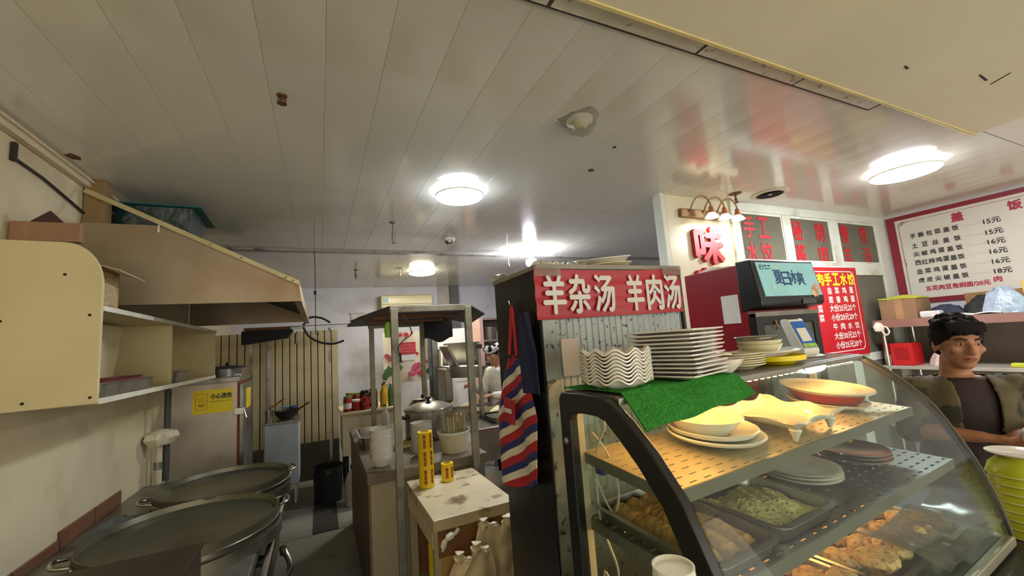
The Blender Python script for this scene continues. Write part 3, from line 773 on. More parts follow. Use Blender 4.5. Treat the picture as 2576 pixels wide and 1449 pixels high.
# air conditioner
t = T('air_conditioner', 'cream wall air conditioner high on the back wall', 'air conditioner', (0.92, 7.2, 2.18))
obj('casing', MB().prism([(0,0.01),(-0.16,0.0),(-0.215,0.05),(-0.22,0.24),(-0.19,0.262),(0,0.262)], 'x', 0, 0.85), mat('cream_ac_plastic', (232,218,172), 0.3, var=0.03), t, bevel=0.008)
obj('air_flap', MB().box(0.04,0.81,-0.222,-0.19,0.03,0.065), mat('ac_flap', (214,200,160), 0.3), t, smooth=False, bevel=0.003)
obj('front_seam', MB().box(0.01,0.84,-0.223,-0.218,0.10,0.104), dk, t, smooth=False)
obj('energy_sticker', MB().box(0.03,0.11,-0.2225,-0.2195,0.13,0.22), mat('blue_sticker', (170,196,214), 0.4, var=0.3, vs=40), t, smooth=False)
t = T('wall_pipe', 'dark square downpipe on the back wall beside the air conditioner', 'pipe', (2.14, 7.12, 1.2))
obj('pipe_box', MB().box(0,0.16,0,0.075,0.0,1.40), mat('grey_duct', (112,106,104), 0.6), t, smooth=False, bevel=0.004)
obj('bracket', MB().box(-0.02,0.18,-0.006,0.075,1.0,1.03), dull, t, smooth=False)
obj('pale_strip', MB().box(-0.22,-0.02,0.06,0.078,0.9,1.40), mat('pale_strip', (196,186,180), 0.6), t, smooth=False)
# wall-mounted bright tile sheet behind the steel machine
ws = T('tiled_backdrop', 'bright white board with notices behind the steel machine', 'board', (1.38, 5.95, 0.0))
obj('board_sheet', MB().box(0,0.66,0,0.03,0.0,1.78), mat('white_board', (226,230,230), 0.35, var=0.05, vs=2), ws, smooth=False)
for (x, z, w_, h_) in ((0.30,1.50,0.26,0.12),(0.30,1.36,0.24,0.10),(0.42,1.10,0.2,0.2)):
    obj('notice', MB().box(x,x+w_,-0.004,0.0,z-h_/2,z+h_/2), paper, ws, smooth=False)
obj('edge_post', MB().box(-0.06,0.0,-0.03,0.03,0.0,1.80), mat('ivory_post', (206,196,166), 0.4), ws, smooth=False, bevel=0.004)
obj('switch_box', MB().box(0.02,0.10,-0.03,0.0,1.52,1.66), mat('grey_box', (120,112,104), 0.5), ws, smooth=False, bevel=0.004)
# hanging flower poster with red notice
t = T('flower_poster', 'hanging plastic curtain printed with flowers and a red notice', 'poster', (0.74, 5.62, 1.10))
pm = mat('flower_print', (222,206,176), 0.5, var=0.1, vs=3, col2=(232,220,196))
obj('sheet', MB().grid(lambda u, v: (0.62*u, 0.02*math.sin(9*u), 0.66*v), 20, 4, 0.004), pm, t)
fm = {'g': mat('print_green', (70,110,52), 0.6, var=0.3, vs=20), 'p': mat('print_pink', (206,90,110), 0.6, var=0.4, vs=25), 'r': mat('print_red', (196,40,40), 0.6, var=0.2, vs=25)}
for q, (x, z, r_, k) in enumerate(((0.08,0.16,0.09,'g'),(0.18,0.20,0.07,'g'),(0.02,0.1,0.07,'g'),(0.08,0.32,0.05,'p'),(0.04,0.36,0.045,'p'),(0.12,0.28,0.04,'p'),(0.40,0.15,0.10,'p'),(0.48,0.10,0.06,'r'),(0.44,0.2,0.06,'p'),(0.34,0.10,0.05,'p'),(0.57,0.12,0.05,'g'),(0.22,0.62,0.035,'r'),(0.30,0.62,0.045,'r'),(0.38,0.64,0.03,'r'),(0.44,0.36,0.03,'r'),(0.55,0.25,0.04,'p'))):
    y_ = 0.02*math.sin(9*x/0.62)
    obj('printed_flower', MB().prism(blob(r_, 13, 0.55, q+20), 'y', -0.008, -0.0055).map(lambda p: Vector((p.x+x, p.y-0.018+0.001*q/8, p.z+z))), fm[k], t, smooth=False)
rn = obj('red_notice', MB().box(0.22,0.42,-0.034,-0.031,0.36,0.52), mat('red_notice', (190,52,60), 0.5), t, smooth=False)
for k in range(3):
    obj('notice_line', MB().box(0.24,0.40,-0.0355,-0.034,0.395+0.04*k,0.403+0.04*k), mat('pale_red_line', (214,110,110), 0.5), rn, smooth=False)
obj('grey_notice', MB().box(0.22,0.42,-0.034,-0.031,0.28,0.355), paper, t, smooth=False)
t = T('steel_column', 'grey steel column beside the flower curtain', 'post', (1.36, 5.5, 0))
obj('column_body', MB().box(0,0.08,0,0.08,0,1.8), dull, t, smooth=False, bevel=0.004)
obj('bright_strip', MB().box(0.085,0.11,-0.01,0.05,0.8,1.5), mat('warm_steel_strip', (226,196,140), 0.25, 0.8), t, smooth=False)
obj('dark_curtain_edge', MB().box(-0.05,0.0,0.02,0.03,0.85,1.7), mat('grey_film', (96,100,100), 0.4), t, smooth=False)
# dough / noodle machine
t = T('dough_machine', 'steel dough machine with tilted hopper and white dough', 'machine', (1.36, 4.95, 0))
obj('machine_body', MB().box(0.0,0.10,0,0.35,0.86,1.26), dull, t, smooth=False, bevel=0.02)
obj('hopper', MB().add([(0.10,0,1.14),(0.62,0,1.10),(0.62,0.4,1.10),(0.10,0.4,1.14),(0.05,-0.05,1.28),(0.66,-0.05,1.24),(0.66,0.45,1.24),(0.05,0.45,1.28)], [(0,3,2,1),(0,1,5,4),(1,2,6,5),(2,3,7,6),(3,0,4,7)]), steel, t, smooth=False)
obj('tilted_guard', MB().obox((0.10,0.1,1.40), (0.03,0.36,0.30), (0,-0.45,0)), dull, t, smooth=False)
obj('lid_sheet', MB().obox((0.36,0.42,1.40), (0.50,0.02,0.34), (0.3,0,0)), steel, t, smooth=False)
for x in (0.03, 0.6):
    obj('leg', MB().box(x,x+0.04,0.02,0.06,0,1.12), dull, t, smooth=False)
obj('cross_rail', MB().box(0.03,0.64,0.02,0.06,0.75,0.79), dull, t, smooth=False)
dough = mat('white_dough', (226,216,190), 0.6, var=0.05, bump=0.2, bs=20)
tag(at(obj('dough_lump', MB().lathe([(0,0.0),(0.2,0.0),(0.22,0.06),(0.14,0.11),(0,0.125)], 26, sx=1.1, sy=0.8, rmod=lambda a: 1+0.05*math.sin(3*a)), dough, None), (1.75, 5.15, 1.14)), 'large white dough lump resting in the steel hopper', 'dough')
tag(at(obj('flour_sack', MB().lathe([(0,0),(0.09,0.0),(0.11,0.06),(0.08,0.12),(0.04,0.14),(0,0.14)], 22, sx=1, sy=0.8, rmod=lambda a: 1+0.07*math.sin(4*a)), mat('flour_sack_cloth', (214,200,164), 0.8, bump=0.3), None), (1.30, 3.93, 0.831)), 'cream flour sack standing on the prep table', 'sack')
# far prep table with trays, in front of the cook
t = T('prep_table', 'steel prep table with food pans in front of the cook', 'table', (1.15, 3.35, 0))
obj('table_top', MB().box(0,1.20,0,0.72,0.79,0.83), steel, t, smooth=False, bevel=0.005)
obj('apron_panel', MB().box(0.03,1.17,0.03,0.05,0.55,0.79), dull, t, smooth=False)
obj('lower_shelf', MB().box(0.03,1.17,0.05,0.68,0.22,0.25), dull, t, smooth=False)
for (x, y) in ((0.05,0.05),(1.1,0.05),(0.05,0.64),(1.1,0.64)):
    obj('leg', MB().box(x,x+0.04,y,y+0.04,0,0.79), dull, t, smooth=False)
veg = mat('shredded_vegetable', (190,196,130), 0.7, var=0.4, vs=40, bump=1.0, bs=60)
noodle = mat('pale_noodles', (222,212,160), 0.7, var=0.3, vs=40, bump=1.0, bs=50)
def heap(name, label, cat, loc, rx, ry, h, M, sd=0):
    q = random.Random(sd)
    ph = [q.random()*6 for _ in range(4)]
    o = obj(name, MB().lathe([(0,h),(0.35,h*0.92),(0.7,h*0.6),(1,0),(0,0)], 30, sx=rx, sy=ry, rmod=lambda a: 1+0.08*math.sin(5*a+ph[0])+0.06*math.sin(9*a+ph[1]), zmod=lambda a, r: 0 if r in (0,1) else 0.2*h*math.sin(6*a+ph[2]+8*r)), M, None)
    o.location = loc
    o['kind'] = 'stuff'
    return tag(o, label, cat)
tray('food_pan', 'dark steel food pan of pale noodles on the prep table', 'pan', (1.66, 3.87, 0.832), 0.5, 0.28, 0.06, dull)
heap('noodles', 'pale noodles heaped in the far food pan', 'noodles', (1.66, 3.87, 0.836), 0.20, 0.11, 0.075, noodle, 2)
tray('food_pan', 'dark steel food pan of shredded cabbage on the prep table', 'pan', (1.62, 3.58, 0.832), 0.46, 0.2, 0.045, dull)
heap('cabbage', 'shredded green cabbage in the near food pan', 'cabbage', (1.64, 3.58, 0.836), 0.18, 0.075, 0.06, veg, 5)
t = T('clear_curtain_frame', 'grey steel rack upright left of the cook', 'post', (1.36, 3.72, 0.831))
obj('upright', MB().box(0,0.03,0,0.03,0,0.72), dull, t, smooth=False)
obj('clip_top', MB().box(-0.01,0.04,-0.008,0.038,0.66,0.70), black, t, smooth=False)
# brick-red cabinet sliver left of the banner cabinet
t = T('pink_shelf_unit', 'pinkish shelf unit with steel tubs behind the cook', 'shelf unit', (2.06, 5.5, 0))
pk = mat('pink_paint', (200,160,150), 0.6)
for x in (0, 0.95):
    obj('upright', MB().box(x,x+0.05,0,0.35,0,1.9), pk, t, smooth=False)
for z in (0.9, 1.25, 1.55, 1.86):
    obj('shelf_board', MB().box(0.05,0.95,0,0.35,z,z+0.03), mat('shelf_brown', (120,98,92), 0.6), t, smooth=False)
obj('back_board', MB().box(0.05,0.95,0.33,0.35,0.3,1.86), mat('shelf_back', (150,132,126), 0.7), t, smooth=False)
for k, z in enumerate((1.28, 1.58)):
    t2 = T('steel_tub', ('steel tub on the lower board of the pinkish shelf unit','steel tub on the upper board of the pinkish shelf unit')[k], 'tub', (2.26, 5.66, z+0.001), group='tubs on the pink shelf')
    obj('tub_body', MB().lathe([(0,0),(0.10,0),(0.12,0.17),(0.115,0.17),(0.095,0.005),(0,0.005)], 24), steel, t2)
    obj('rim', MB().lathe([(0.118,0.165),(0.126,0.168),(0.126,0.175),(0.118,0.175)], 24, closed=True), steel, t2)
# sauce counter with jars
t = T('sauce_counter', 'pale counter crowded with sauce jars beside the board partition', 'counter', (0.19, 5.02, 0))
obj('counter_body', MB().box(0.02,0.60,0.02,0.66,0.42,0.86), mat('cream_cabinet', (206,196,164), 0.5, dirt=(150,130,90), ds=3), t, smooth=False, bevel=0.004)
obj('counter_top', MB().box(0,0.62,0,0.68,0.86,0.885), wood, t, smooth=False, bevel=0.004)
for (x, y) in ((0.04,0.04),(0.54,0.04),(0.04,0.6),(0.54,0.6)):
    obj('leg', MB().box(x,x+0.04,y,y+0.04,0,0.42), blackm, t, smooth=False)
def jar(label, loc, r, h, body, lid, name='sauce_jar', neck=False, cat='jar', band=None, g='sauce jars on the pale counter'):
    t = T(name, label, cat, loc, group=g)
    if neck:
        obj('bottle_body', MB().lathe([(0,0),(r,0),(r,h*0.55),(r*0.9,h*0.66),(r*0.38,h*0.82),(r*0.36,h*0.95),(0,h*0.95)], 16), body, t)
        obj('cap', MB().lathe([(r*0.42,h*0.92),(r*0.42,h),(0,h)], 12), lid, t)
    else:
        obj('jar_body', MB().lathe([(0,0),(r*0.95,0),(r,r*0.1),(r,h*0.78),(r*0.86,h*0.86),(0,h*0.86)], 16), body, t)
        obj('lid', MB().lathe([(r*0.9,h*0.84),(r*0.92,h),(0,h)], 16), lid, t)
    if band:
        obj('paper_label', MB().lathe([(r*1.005,h*0.2),(r*1.005,h*0.55)], 16), band, t)
    return t
cr = {'r': mat('chilli_red', (140,28,20), 0.25, var=0.3, vs=30), 'b': mat('sauce_brown', (74,44,26), 0.25), 'y': mat('mustard_yellow', (206,160,30), 0.35), 'g': mat('bottle_green', (70,110,44), 0.3), 'w': white, 'o': mat('olive_lid', (120,116,70), 0.5), 'k': black}
spec = [(0.27,5.10,0.045,0.17,'r','o','tall chilli jar with olive lid at the counter corner'),(0.30,5.24,0.045,0.19,'b','o','brown sauce jar behind the corner chilli jar'),(0.36,5.12,0.05,0.12,'r','w','squat red jar with white lid'),(0.38,5.27,0.05,0.18,'r','o','red jar with olive lid behind the squat jar'),(0.46,5.11,0.05,0.13,'r','r','squat chilli jar with red lid'),(0.47,5.26,0.05,0.2,'b','k','dark sauce jar with black lid'),(0.56,5.14,0.04,0.16,'b','r','brown jar with red lid next to the yellow bottles'),(0.57,5.28,0.05,0.21,'r','o','tallest chilli jar at the back of the counter')]
for (x, y, r, h, b_, l_, lb) in spec:
    jar(lb, (x, y, 0.886), r, h, cr[b_], cr[l_], band=paper if h > 0.16 else None)
for (x, y, b_, l_, lb) in ((0.66,5.12,'y','r','mustard yellow squeeze bottle with red cap'),(0.70,5.30,'y','k','yellow bottle with black cap at the counter back'),(0.75,5.14,'g','w','green squeeze bottle with white cap')):
    jar(lb, (x, y, 0.886), 0.035, 0.27, cr[b_], cr[l_], 'squeeze_bottle', True, 'bottle', g='squeeze bottles on the pale counter')
# floor things
t = T('water_jug', 'translucent plastic jug with dark cap on the floor', 'jug', (0.30, 4.78, 0))
obj('jug_body', MB().lathe([(0,0),(0.085,0),(0.09,0.02),(0.09,0.24),(0.06,0.31),(0.03,0.33),(0.03,0.36),(0,0.36)], 20), mat('cloudy_plastic', (196,190,180), 0.3, var=0.1), t)
obj('cap', MB().lathe([(0.034,0.35),(0.034,0.39),(0,0.39)], 14), black, t)
obj('handle', MB().tube(catmull([(0.05,-0.05,0.30),(0.10,-0.07,0.28),(0.11,-0.08,0.22),(0.08,-0.06,0.19)], 4), 0.009), MATS['cloudy_plastic'], t)
t = T('rubbish_bin', 'black rubbish bin on the floor beside the plastic jug', 'bin', (0.06, 5.05, 0))
obj('bin_body', MB().lathe([(0,0),(0.13,0),(0.15,0.36),(0.145,0.36),(0.125,0.01),(0,0.01)], 26), blackm, t)
obj('bag_edge', MB().lathe([(0.146,0.34),(0.156,0.345),(0.156,0.30),(0.15,0.30)], 26, closed=True, rmod=lambda a: 1+0.02*math.sin(9*a)), black, t)
tag(at(obj('floor_mat', MB().box(-0.08,0.13,0.0,1.35,0.0005,0.006), mat('dark_rubber_mat', (38,36,32), 0.8, bump=0.4, bs=60), None, smooth=False, bevel=0.002), (0, 4.22, 0)), 'dark narrow rubber mat strip across the kitchen floor', 'mat')
# blue-white drum machine by the steamer
bw = mat('bluish_white_enamel', (188,200,210), 0.35, var=0.05)
t = T('gas_cooker', 'bluish white square cooker on legs heaped with utensils', 'cooker', (-0.55, 5.18, 0))
obj('cooker_body', MB().box(0,0.33,0,0.33,0.20,0.84), bw, t, smooth=False, bevel=0.012)
obj('worktop', MB().box(-0.01,0.34,-0.01,0.34,0.84,0.86), dull, t, smooth=False, bevel=0.004)
obj('control_knob', MB().tube([(0.04,0.0,0.36),(0.04,-0.03,0.36)], 0.028, 14), black, t)
for (x, y) in ((0.03,0.03),(0.28,0.03),(0.03,0.28),(0.28,0.28)):
    obj('leg', MB().box(x,x+0.025,y,y+0.025,0,0.21), white, t, smooth=False)
t = T('wok', 'blackened wok resting on the bluish cooker', 'wok', (-0.35, 5.37, 0.861))
obj('wok_bowl', MB().lathe([(0,0),(0.08,0.012),(0.115,0.06),(0.13,0.10),(0.125,0.10),(0.11,0.063),(0.08,0.02),(0,0.008)], 30), dark_in, t)
obj('wok_handle', MB().tube([(0.10,-0.13,0.09),(0.20,-0.28,0.16),(0.24,-0.34,0.19)], 0.011), woodbr, t)
t = T('utensil_cup', 'small steel cup with a long wooden spatula on the cooker', 'utensil holder', (-0.51, 5.225, 0.861))
obj('cup_body', MB().lathe([(0,0),(0.04,0),(0.045,0.13),(0.042,0.13),(0.037,0.004),(0,0.004)], 18), steel, t)
obj('spatula', MB().tube([(0,0,0.01),(0.02,-0.01,0.15),(0.15,-0.06,0.24)], 0.008), woodbr, t)
t = T('blue_scoop', 'small blue plastic scoop lying across the wok', 'scoop', (-0.28, 5.30, 0.972))
obj('scoop_bowl', MB().lathe([(0,0),(0.03,0.004),(0.04,0.03),(0.037,0.03),(0.028,0.007),(0,0.003)], 16), mat('blue_plastic', (60,110,170), 0.4), t)
obj('scoop_handle', MB().tube([(-0.03,0,0.02),(-0.13,-0.04,0.03)], 0.006), MATS['blue_plastic'], t)

# ================================================================== ISLAND RACK
t = T('serving_rack', 'old steel island rack with a dark canopy roof and four posts', 'rack', (0.26, 2.68, 0))
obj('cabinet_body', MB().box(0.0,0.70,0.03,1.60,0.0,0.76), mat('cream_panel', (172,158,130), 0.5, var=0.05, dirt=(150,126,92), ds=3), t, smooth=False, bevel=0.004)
obj('side_panel_dark', MB().box(-0.012,0.0,0.03,1.60,0.0,0.76), mat('dark_brown_board', (120,100,76), 0.6), t, smooth=False)  # dark brown sheet covering the left side
obj('worktop', MB().box(-0.02,0.74,0.0,1.64,0.76,0.82), mat('worn_dark_worktop', (112,98,78), 0.5, var=0.25, vs=8), t, smooth=False, bevel=0.004)
post = mat('worn_grey_post', (150,146,130), 0.45, 0.4, var=0.2, vs=9, dirt=(96,86,64), ds=8)
for (x, y) in ((0.165,0.0),(0.655,0.0),(0.20,1.58),(0.70,1.58)):
    obj('post', MB().box(x-0.022,x+0.022,y-0.001 if y else -0.035,y+0.042 if y else 0.005,0.0 if y == 0 else 0.82,1.80), post, t, smooth=False, bevel=0.003)
obj('front_beam', MB().box(0.14,0.68,-0.03,0.0,1.775,1.815), post, t, smooth=False, bevel=0.003)
obj('rear_beam', MB().box(0.17,0.73,1.58,1.61,1.76,1.80), post, t, smooth=False, bevel=0.003)
obj('canopy_board', MB().add([(0.14,0.0,1.80),(0.68,0.0,1.80),(0.95,0.95,1.80),(0.74,1.62,1.79),(-0.02,1.62,1.79),(0.02,0.8,1.80),(0.14,0.0,1.82),(0.68,0.0,1.82),(0.95,0.95,1.82),(0.74,1.62,1.81),(-0.02,1.62,1.81),(0.02,0.8,1.82)], [(0,1,2,3,4,5),(11,10,9,8,7,6)]+[(i,i+6,(i+1)%6+6,(i+1)%6) for i in range(6)]), mat('sooty_canopy', (60,54,46), 0.6, var=0.3, vs=6), t, smooth=False)
for y in (0.5, 1.05):
    obj('cross_slat', MB().box(0.1,0.78,y,y+0.05,1.775,1.80), woodbr, t, smooth=False)
obj('hanging_flap', MB().grid(lambda u, v: (0.62+0.30*u, 1.15+0.1*u, 1.80-0.20*v*(1-0.12*math.sin(7*u+1))), 8, 4, 0.006), blackm, t)
obj('side_flap', MB().grid(lambda u, v: (0.68+0.02*u+0.28*v*(0.4+0.6*u), 0.02+0.85*u, 1.812-0.07*v-0.02*u), 8, 4, 0.008), MATS['sooty_canopy'], t)
obj('black_film', MB().lathe([(0,0.04),(0.10,0.05),(0.2,0.03),(0.26,0.0),(0,0.0)], 26, (0.33,1.2,1.822), sx=1.3, sy=1.4, rmod=lambda a: 1+0.12*math.sin(7*a)+0.08*math.sin(12*a)), mat('black_film', (40,42,44), 0.35, bump=0.8, bs=20), t)
obj('wire_loop', MB().tube(catmull([(0.2,-0.02,1.79),(0.24,-0.03,1.72),(0.27,-0.02,1.64),(0.22,-0.03,1.60),(0.18,-0.04,1.55),(0.20,-0.04,1.46)], 5), 0.0035), cable_k, t)
obj('hinge', MB().box(0.187,0.197,-0.045,-0.035,1.46,1.52), dk, t, smooth=False)
t = T('green_bottle', 'small green bottle hanging under the rack canopy', 'bottle', (0.395, 2.72, 1.62))
obj('bottle_body', MB().lathe([(0,0),(0.022,0.004),(0.025,0.06),(0.015,0.09),(0.008,0.10),(0,0.10)], 14), mat('lime_plastic', (150,196,70), 0.3), t)
obj('hook_wire', MB().tube([(0,0,0.10),(0.002,0.0,0.155)], 0.003), cable_k, t)
# bowls in two stacks
ORD = ['topmost', 'second from top', 'third from top', 'fourth from top', 'fifth from top', 'sixth from top', 'seventh from top', 'eighth from top', 'ninth from top', 'tenth from top'] + ['%dth from top' % k for k in range(11, 40)]
def ordl(k, n):
    return 'lowest' if k == 0 else ORD[n-1-k]
def stack(proto, n, step, x, y, z, lab=None, jit=0.0, sd=0):
    q = random.Random(sd)
    for k in range(n):
        loc = (x+q.uniform(-jit,jit), y+q.uniform(-jit,jit), z+k*step)
        if k == 0:
            base_l = proto['label']
            proto.location = loc
            proto['label'] = base_l + ', lowest of its stack'
        else:
            dup(proto, loc, label=base_l + ', ' + ordl(k, n), rz=q.uniform(-1,1)*0.0+proto.rotation_euler.z+q.uniform(-jit,jit)*6)
bp = [(0,0.0),(0.04,0.0),(0.045,0.01),(0.062,0.03),(0.074,0.052),(0.072,0.053),(0.059,0.032),(0.042,0.014),(0,0.012)]
for k, (x, y, n, lb) in enumerate(((0.345, 2.84, 15, 'white bowl in the stack left of the rack post'), (0.62, 2.92, 14, 'white bowl in the stack behind the cling film roll'))):
    o = tag(obj('soup_bowl', MB().lathe(bp, 30), cer, None), lb, 'bowl', 'white bowls stacked on the rack')
    stack(o, n, 0.0125, x, y, 0.821, jit=0.002, sd=k)
# chopstick basket
t = T('chopstick_basket', 'white basket full of wrapped chopsticks on the rack', 'basket', (0.83, 2.86, 0.821))
obj('basket_body', MB().lathe([(0,0),(0.085,0),(0.108,0.13),(0.103,0.13),(0.082,0.005),(0,0.005)], 30), mat('ivory_basket', (220,210,186), 0.5, bump=0.5, bs=70), t)
obj('basket_rim', MB().lathe([(0.105,0.124),(0.114,0.128),(0.114,0.138),(0.105,0.138)], 30, closed=True), white, t)
q = random.Random(11)
csm = [mat('bamboo', (206,180,110), 0.6), mat('paper_sleeve', (220,216,190), 0.6), mat('yellow_sleeve', (214,180,40), 0.6)]
for k in range(24):
    a, r = q.uniform(0, 6.28), 0.085*math.sqrt(q.random())
    cs = tag(at(obj('chopsticks', MB().tube([(0,0,0),(0.02*math.cos(a),0.02*math.sin(a),0.225+0.03*q.random())], 0.0045, 6), csm[k % 3], None), (0.83+r*math.cos(a)*0.8, 2.86+r*math.sin(a)*0.8, 0.828)), 'wrapped chopsticks standing in the white basket', 'chopsticks', 'chopsticks in the basket')
obj('clear_cover', MB().lathe([(0.112,0.14),(0.115,0.2),(0.09,0.26),(0.03,0.275),(0,0.275)], 26), plastic_clear, bpy.data.objects['chopstick_basket'])
# stock pot
t = T('stock_pot', 'large steel stock pot with a lid on the rack', 'pot', (0.80, 3.45, 0.821))
obj('pot_body', MB().lathe([(0,0),(0.185,0),(0.19,0.01),(0.19,0.215),(0.2,0.22),(0.2,0.226),(0.184,0.226),(0.184,0.01),(0,0.01)], 40), steel, t)
obj('lid', MB().lathe([(0.198,0.227),(0.195,0.236),(0.12,0.265),(0.03,0.278),(0,0.278)], 40), steel, t)
obj('lid_knob', MB().lathe([(0.012,0.275),(0.012,0.295),(0.026,0.30),(0.022,0.318),(0,0.32)], 18), black, t)
for s in (-1, 1):
    obj('pot_handle', MB().tube(catmull([(s*0.188,-0.05,0.17),(s*0.235,-0.045,0.18),(s*0.235,0.045,0.18),(s*0.188,0.05,0.17)], 5), 0.009), black, t)
t = T('sauce_pot', 'smaller round steel pot behind the stock pot', 'pot', (0.86, 3.92, 0.821))
obj('pot_body', MB().lathe([(0,0),(0.12,0),(0.14,0.1),(0.13,0.2),(0.09,0.25),(0,0.26)], 32), steel, t)
obj('lid_knob', MB().ball((0,0,0.27), 0.018), black, t)
tray('steel_basin', 'rectangular steel basin at the left edge of the rack', 'basin', (0.36, 3.55, 0.821), 0.19, 0.42, 0.09, steel)
tag(at(obj('scouring_pad', MB().lathe([(0,0.05),(0.04,0.045),(0.055,0.02),(0.05,0.0),(0,0)], 18, rmod=lambda a: 1+0.1*math.sin(5*a)), blackm, None), (0.40, 3.17, 0.821)), 'black scouring pad on the rack by the steel basin', 'pad')
tag(at(obj('cutting_board', MB().box(-0.09,0.09,-0.12,0.12,0,0.018), mat('yellowish_board', (206,180,110), 0.6), None, smooth=False, bevel=0.004), (0.53, 3.30, 0.821), 0.3), 'small yellowish cutting board beside the stock pot', 'board')
jar('white squeeze bottle with green label on the rack', (0.52, 3.95, 0.821), 0.035, 0.24, white, cr['g'], 'squeeze_bottle', True, 'bottle', g='bottles on the rack')

# ================================================================== SMALL TABLE
t = T('side_table', 'small cream laminate table with worn stained top', 'table', (0.46, 1.99, 0))
obj('table_top', MB().box(0,0.42,0,0.66,0.70,0.752), mat('stained_laminate', (194,176,138), 0.4, var=0.06, dirt=(110,86,52), ds=9, dlo=0.56, dhi=0.68), t, smooth=False, bevel=0.004)
obj('front_rail', MB().box(0.02,0.40,0.012,0.03,0.58,0.70), woodbr, t, smooth=False)
for ya in (0.015, 0.60):
    obj('leg', MB().box(0.003,0.043,ya,ya+0.04,0.0,0.70), MATS['cream_panel'], t, smooth=False)
obj('rear_panel', MB().box(0.03,0.40,0.625,0.64,0.0,0.70), woodbr, t, smooth=False)
obj('left_face_rail', MB().box(-0.002,0.005,0.03,0.63,0.62,0.70), wood, t, smooth=False)
obj('right_side', MB().box(0.395,0.415,0.02,0.64,0.0,0.70), woodbr, t, smooth=False)
obj('shelf_board', MB().box(0.025,0.395,0.03,0.64,0.22,0.24), MATS['cream_panel'], t, smooth=False)
obj('front_panel', MB().box(0.03,0.40,0.014,0.028,0.0,0.58), mat('yellow_wood_panel', (176,140,86), 0.5, var=0.1), t, smooth=False)
film = mat('cling_film_yellow', (232,204,24), 0.25, var=0.04, coat=0.3)
redtxt = mat('red_brown_print', (170,50,24), 0.5)
def film_roll(label, loc, r, h):
    t = T('cling_film_roll', label, 'roll', loc)
    obj('roll_body', MB().lathe([(0,0),(r,0),(r,h),(r*0.5,h),(r*0.5,h-0.01),(0,h-0.01)], 28), film, t)
    obj('roll_core', MB().lathe([(r*0.62,h-0.012),(r*0.62,h+0.004),(r*0.5,h+0.004),(r*0.5,h-0.012)], 24, closed=True), card, t)
    for k in range(max(1, int(h/0.1))):
        for (ang, w_) in ((-1.9, 0.045), (-1.0, 0.045)):
            zc = min(h-0.05, 0.06+0.1*k)
            ca, sa = math.cos(ang), math.sin(ang)
            text('保鲜膜', (r*1.012*ca, r*1.012*sa, zc), min(0.08, h*0.6), 0.016, (0,0,1), (sa,-ca,0), redtxt, t, bold=0.001)
    return t
film_roll('tall yellow cling film roll standing on the small table', (0.545, 2.475, 0.7535), 0.043, 0.305)
film_roll('short yellow cling film roll on the small table', (0.675, 2.50, 0.7535), 0.036, 0.10)
film_roll('yellow cling film roll standing under the small table', (0.535, 2.27, 0.241), 0.043, 0.30)
t = T('paper_roll', 'white roll standing beside the yellow roll under the table', 'roll', (0.60, 2.19, 0.241))
obj('roll_body', MB().lathe([(0,0),(0.036,0),(0.038,0.225),(0.028,0.24),(0,0.24)], 24), paper, t)
obj('roll_core', MB().lathe([(0.012,0.238),(0.014,0.244),(0.01,0.244)], 16), card, t)
# plastic carrier bags hung on the table front
bagm = mat('ivory_carrier_bag', (226,208,170), 0.45, var=0.06, bump=0.5, bs=22)
def hung_bag(label, x, y, z, w_, h_, sd, tilt=0.0):
    q = random.Random(sd)
    p1, p2 = q.random()*6, q.random()*6
    t = T('carrier_bag', label, 'bag', (x, y, z), group='plastic carrier bags hanging on the table', rot=(0, tilt, 0))
    def f(u, v):
        ww = w_*(0.42+0.58*min(1, v*3.2)**0.8)
        return ((u-0.5)*ww + 0.008*math.sin(7*v+p1), -0.012-0.018*math.sin(PI*u)*(0.3+v) - 0.012*math.sin(11*u+p1+2*v)*(0.3+v) - 0.006*math.sin(17*v+p2+4*u), -h_*v + 0.012*math.sin(6*u+p2)*v)
    obj('bag_body', MB().grid(f, 16, 18, 0.006), bagm, t)
    obj('knot', MB().lathe([(0,-0.03),(0.02,-0.018),(0.026,0.0),(0.014,0.012),(0.02,0.024),(0,0.03)], 14, (-0.02,-0.02,0.004), rmod=lambda a: 1+0.25*math.sin(3*a+p1)), bagm, t)
    obj('knot', MB().lathe([(0,-0.02),(0.012,-0.012),(0.018,0.0),(0.010,0.008),(0.014,0.012),(0,0.015)], 14, (0.028,-0.022,-0.01), rmod=lambda a: 1+0.25*math.sin(3*a+p2)), bagm, t)
    return t
hung_bag('long ivory carrier bag second from the right on the table front', 0.715, 1.992, 0.685, 0.21, 0.46, 1)
hung_bag('rightmost ivory carrier bag hanging at the table corner', 0.825, 1.955, 0.69, 0.19, 0.34, 2, -0.10)
hung_bag('leftmost ivory carrier bag hanging low on the table front', 0.575, 1.955, 0.585, 0.18, 0.42, 3, 0.1)
hung_bag('middle ivory carrier bag overlapping its neighbours', 0.645, 1.915, 0.625, 0.17, 0.40, 4, 0.06)
tag(at(obj('tied_bag_scrap', MB().tube(catmull([(-0.03,0,-0.05),(-0.02,-0.005,-0.01),(0.0,-0.01,0.01),(0.03,-0.005,0.015),(0.05,0,0.03)], 4), [0.006]*2+[0.014]*3+[0.010]*2+[0.016]*4+[0.009]*6, 10), white, None), (0.525, 1.985, 0.665)), 'scrap of white plastic bag stuck to the table edge', 'plastic')

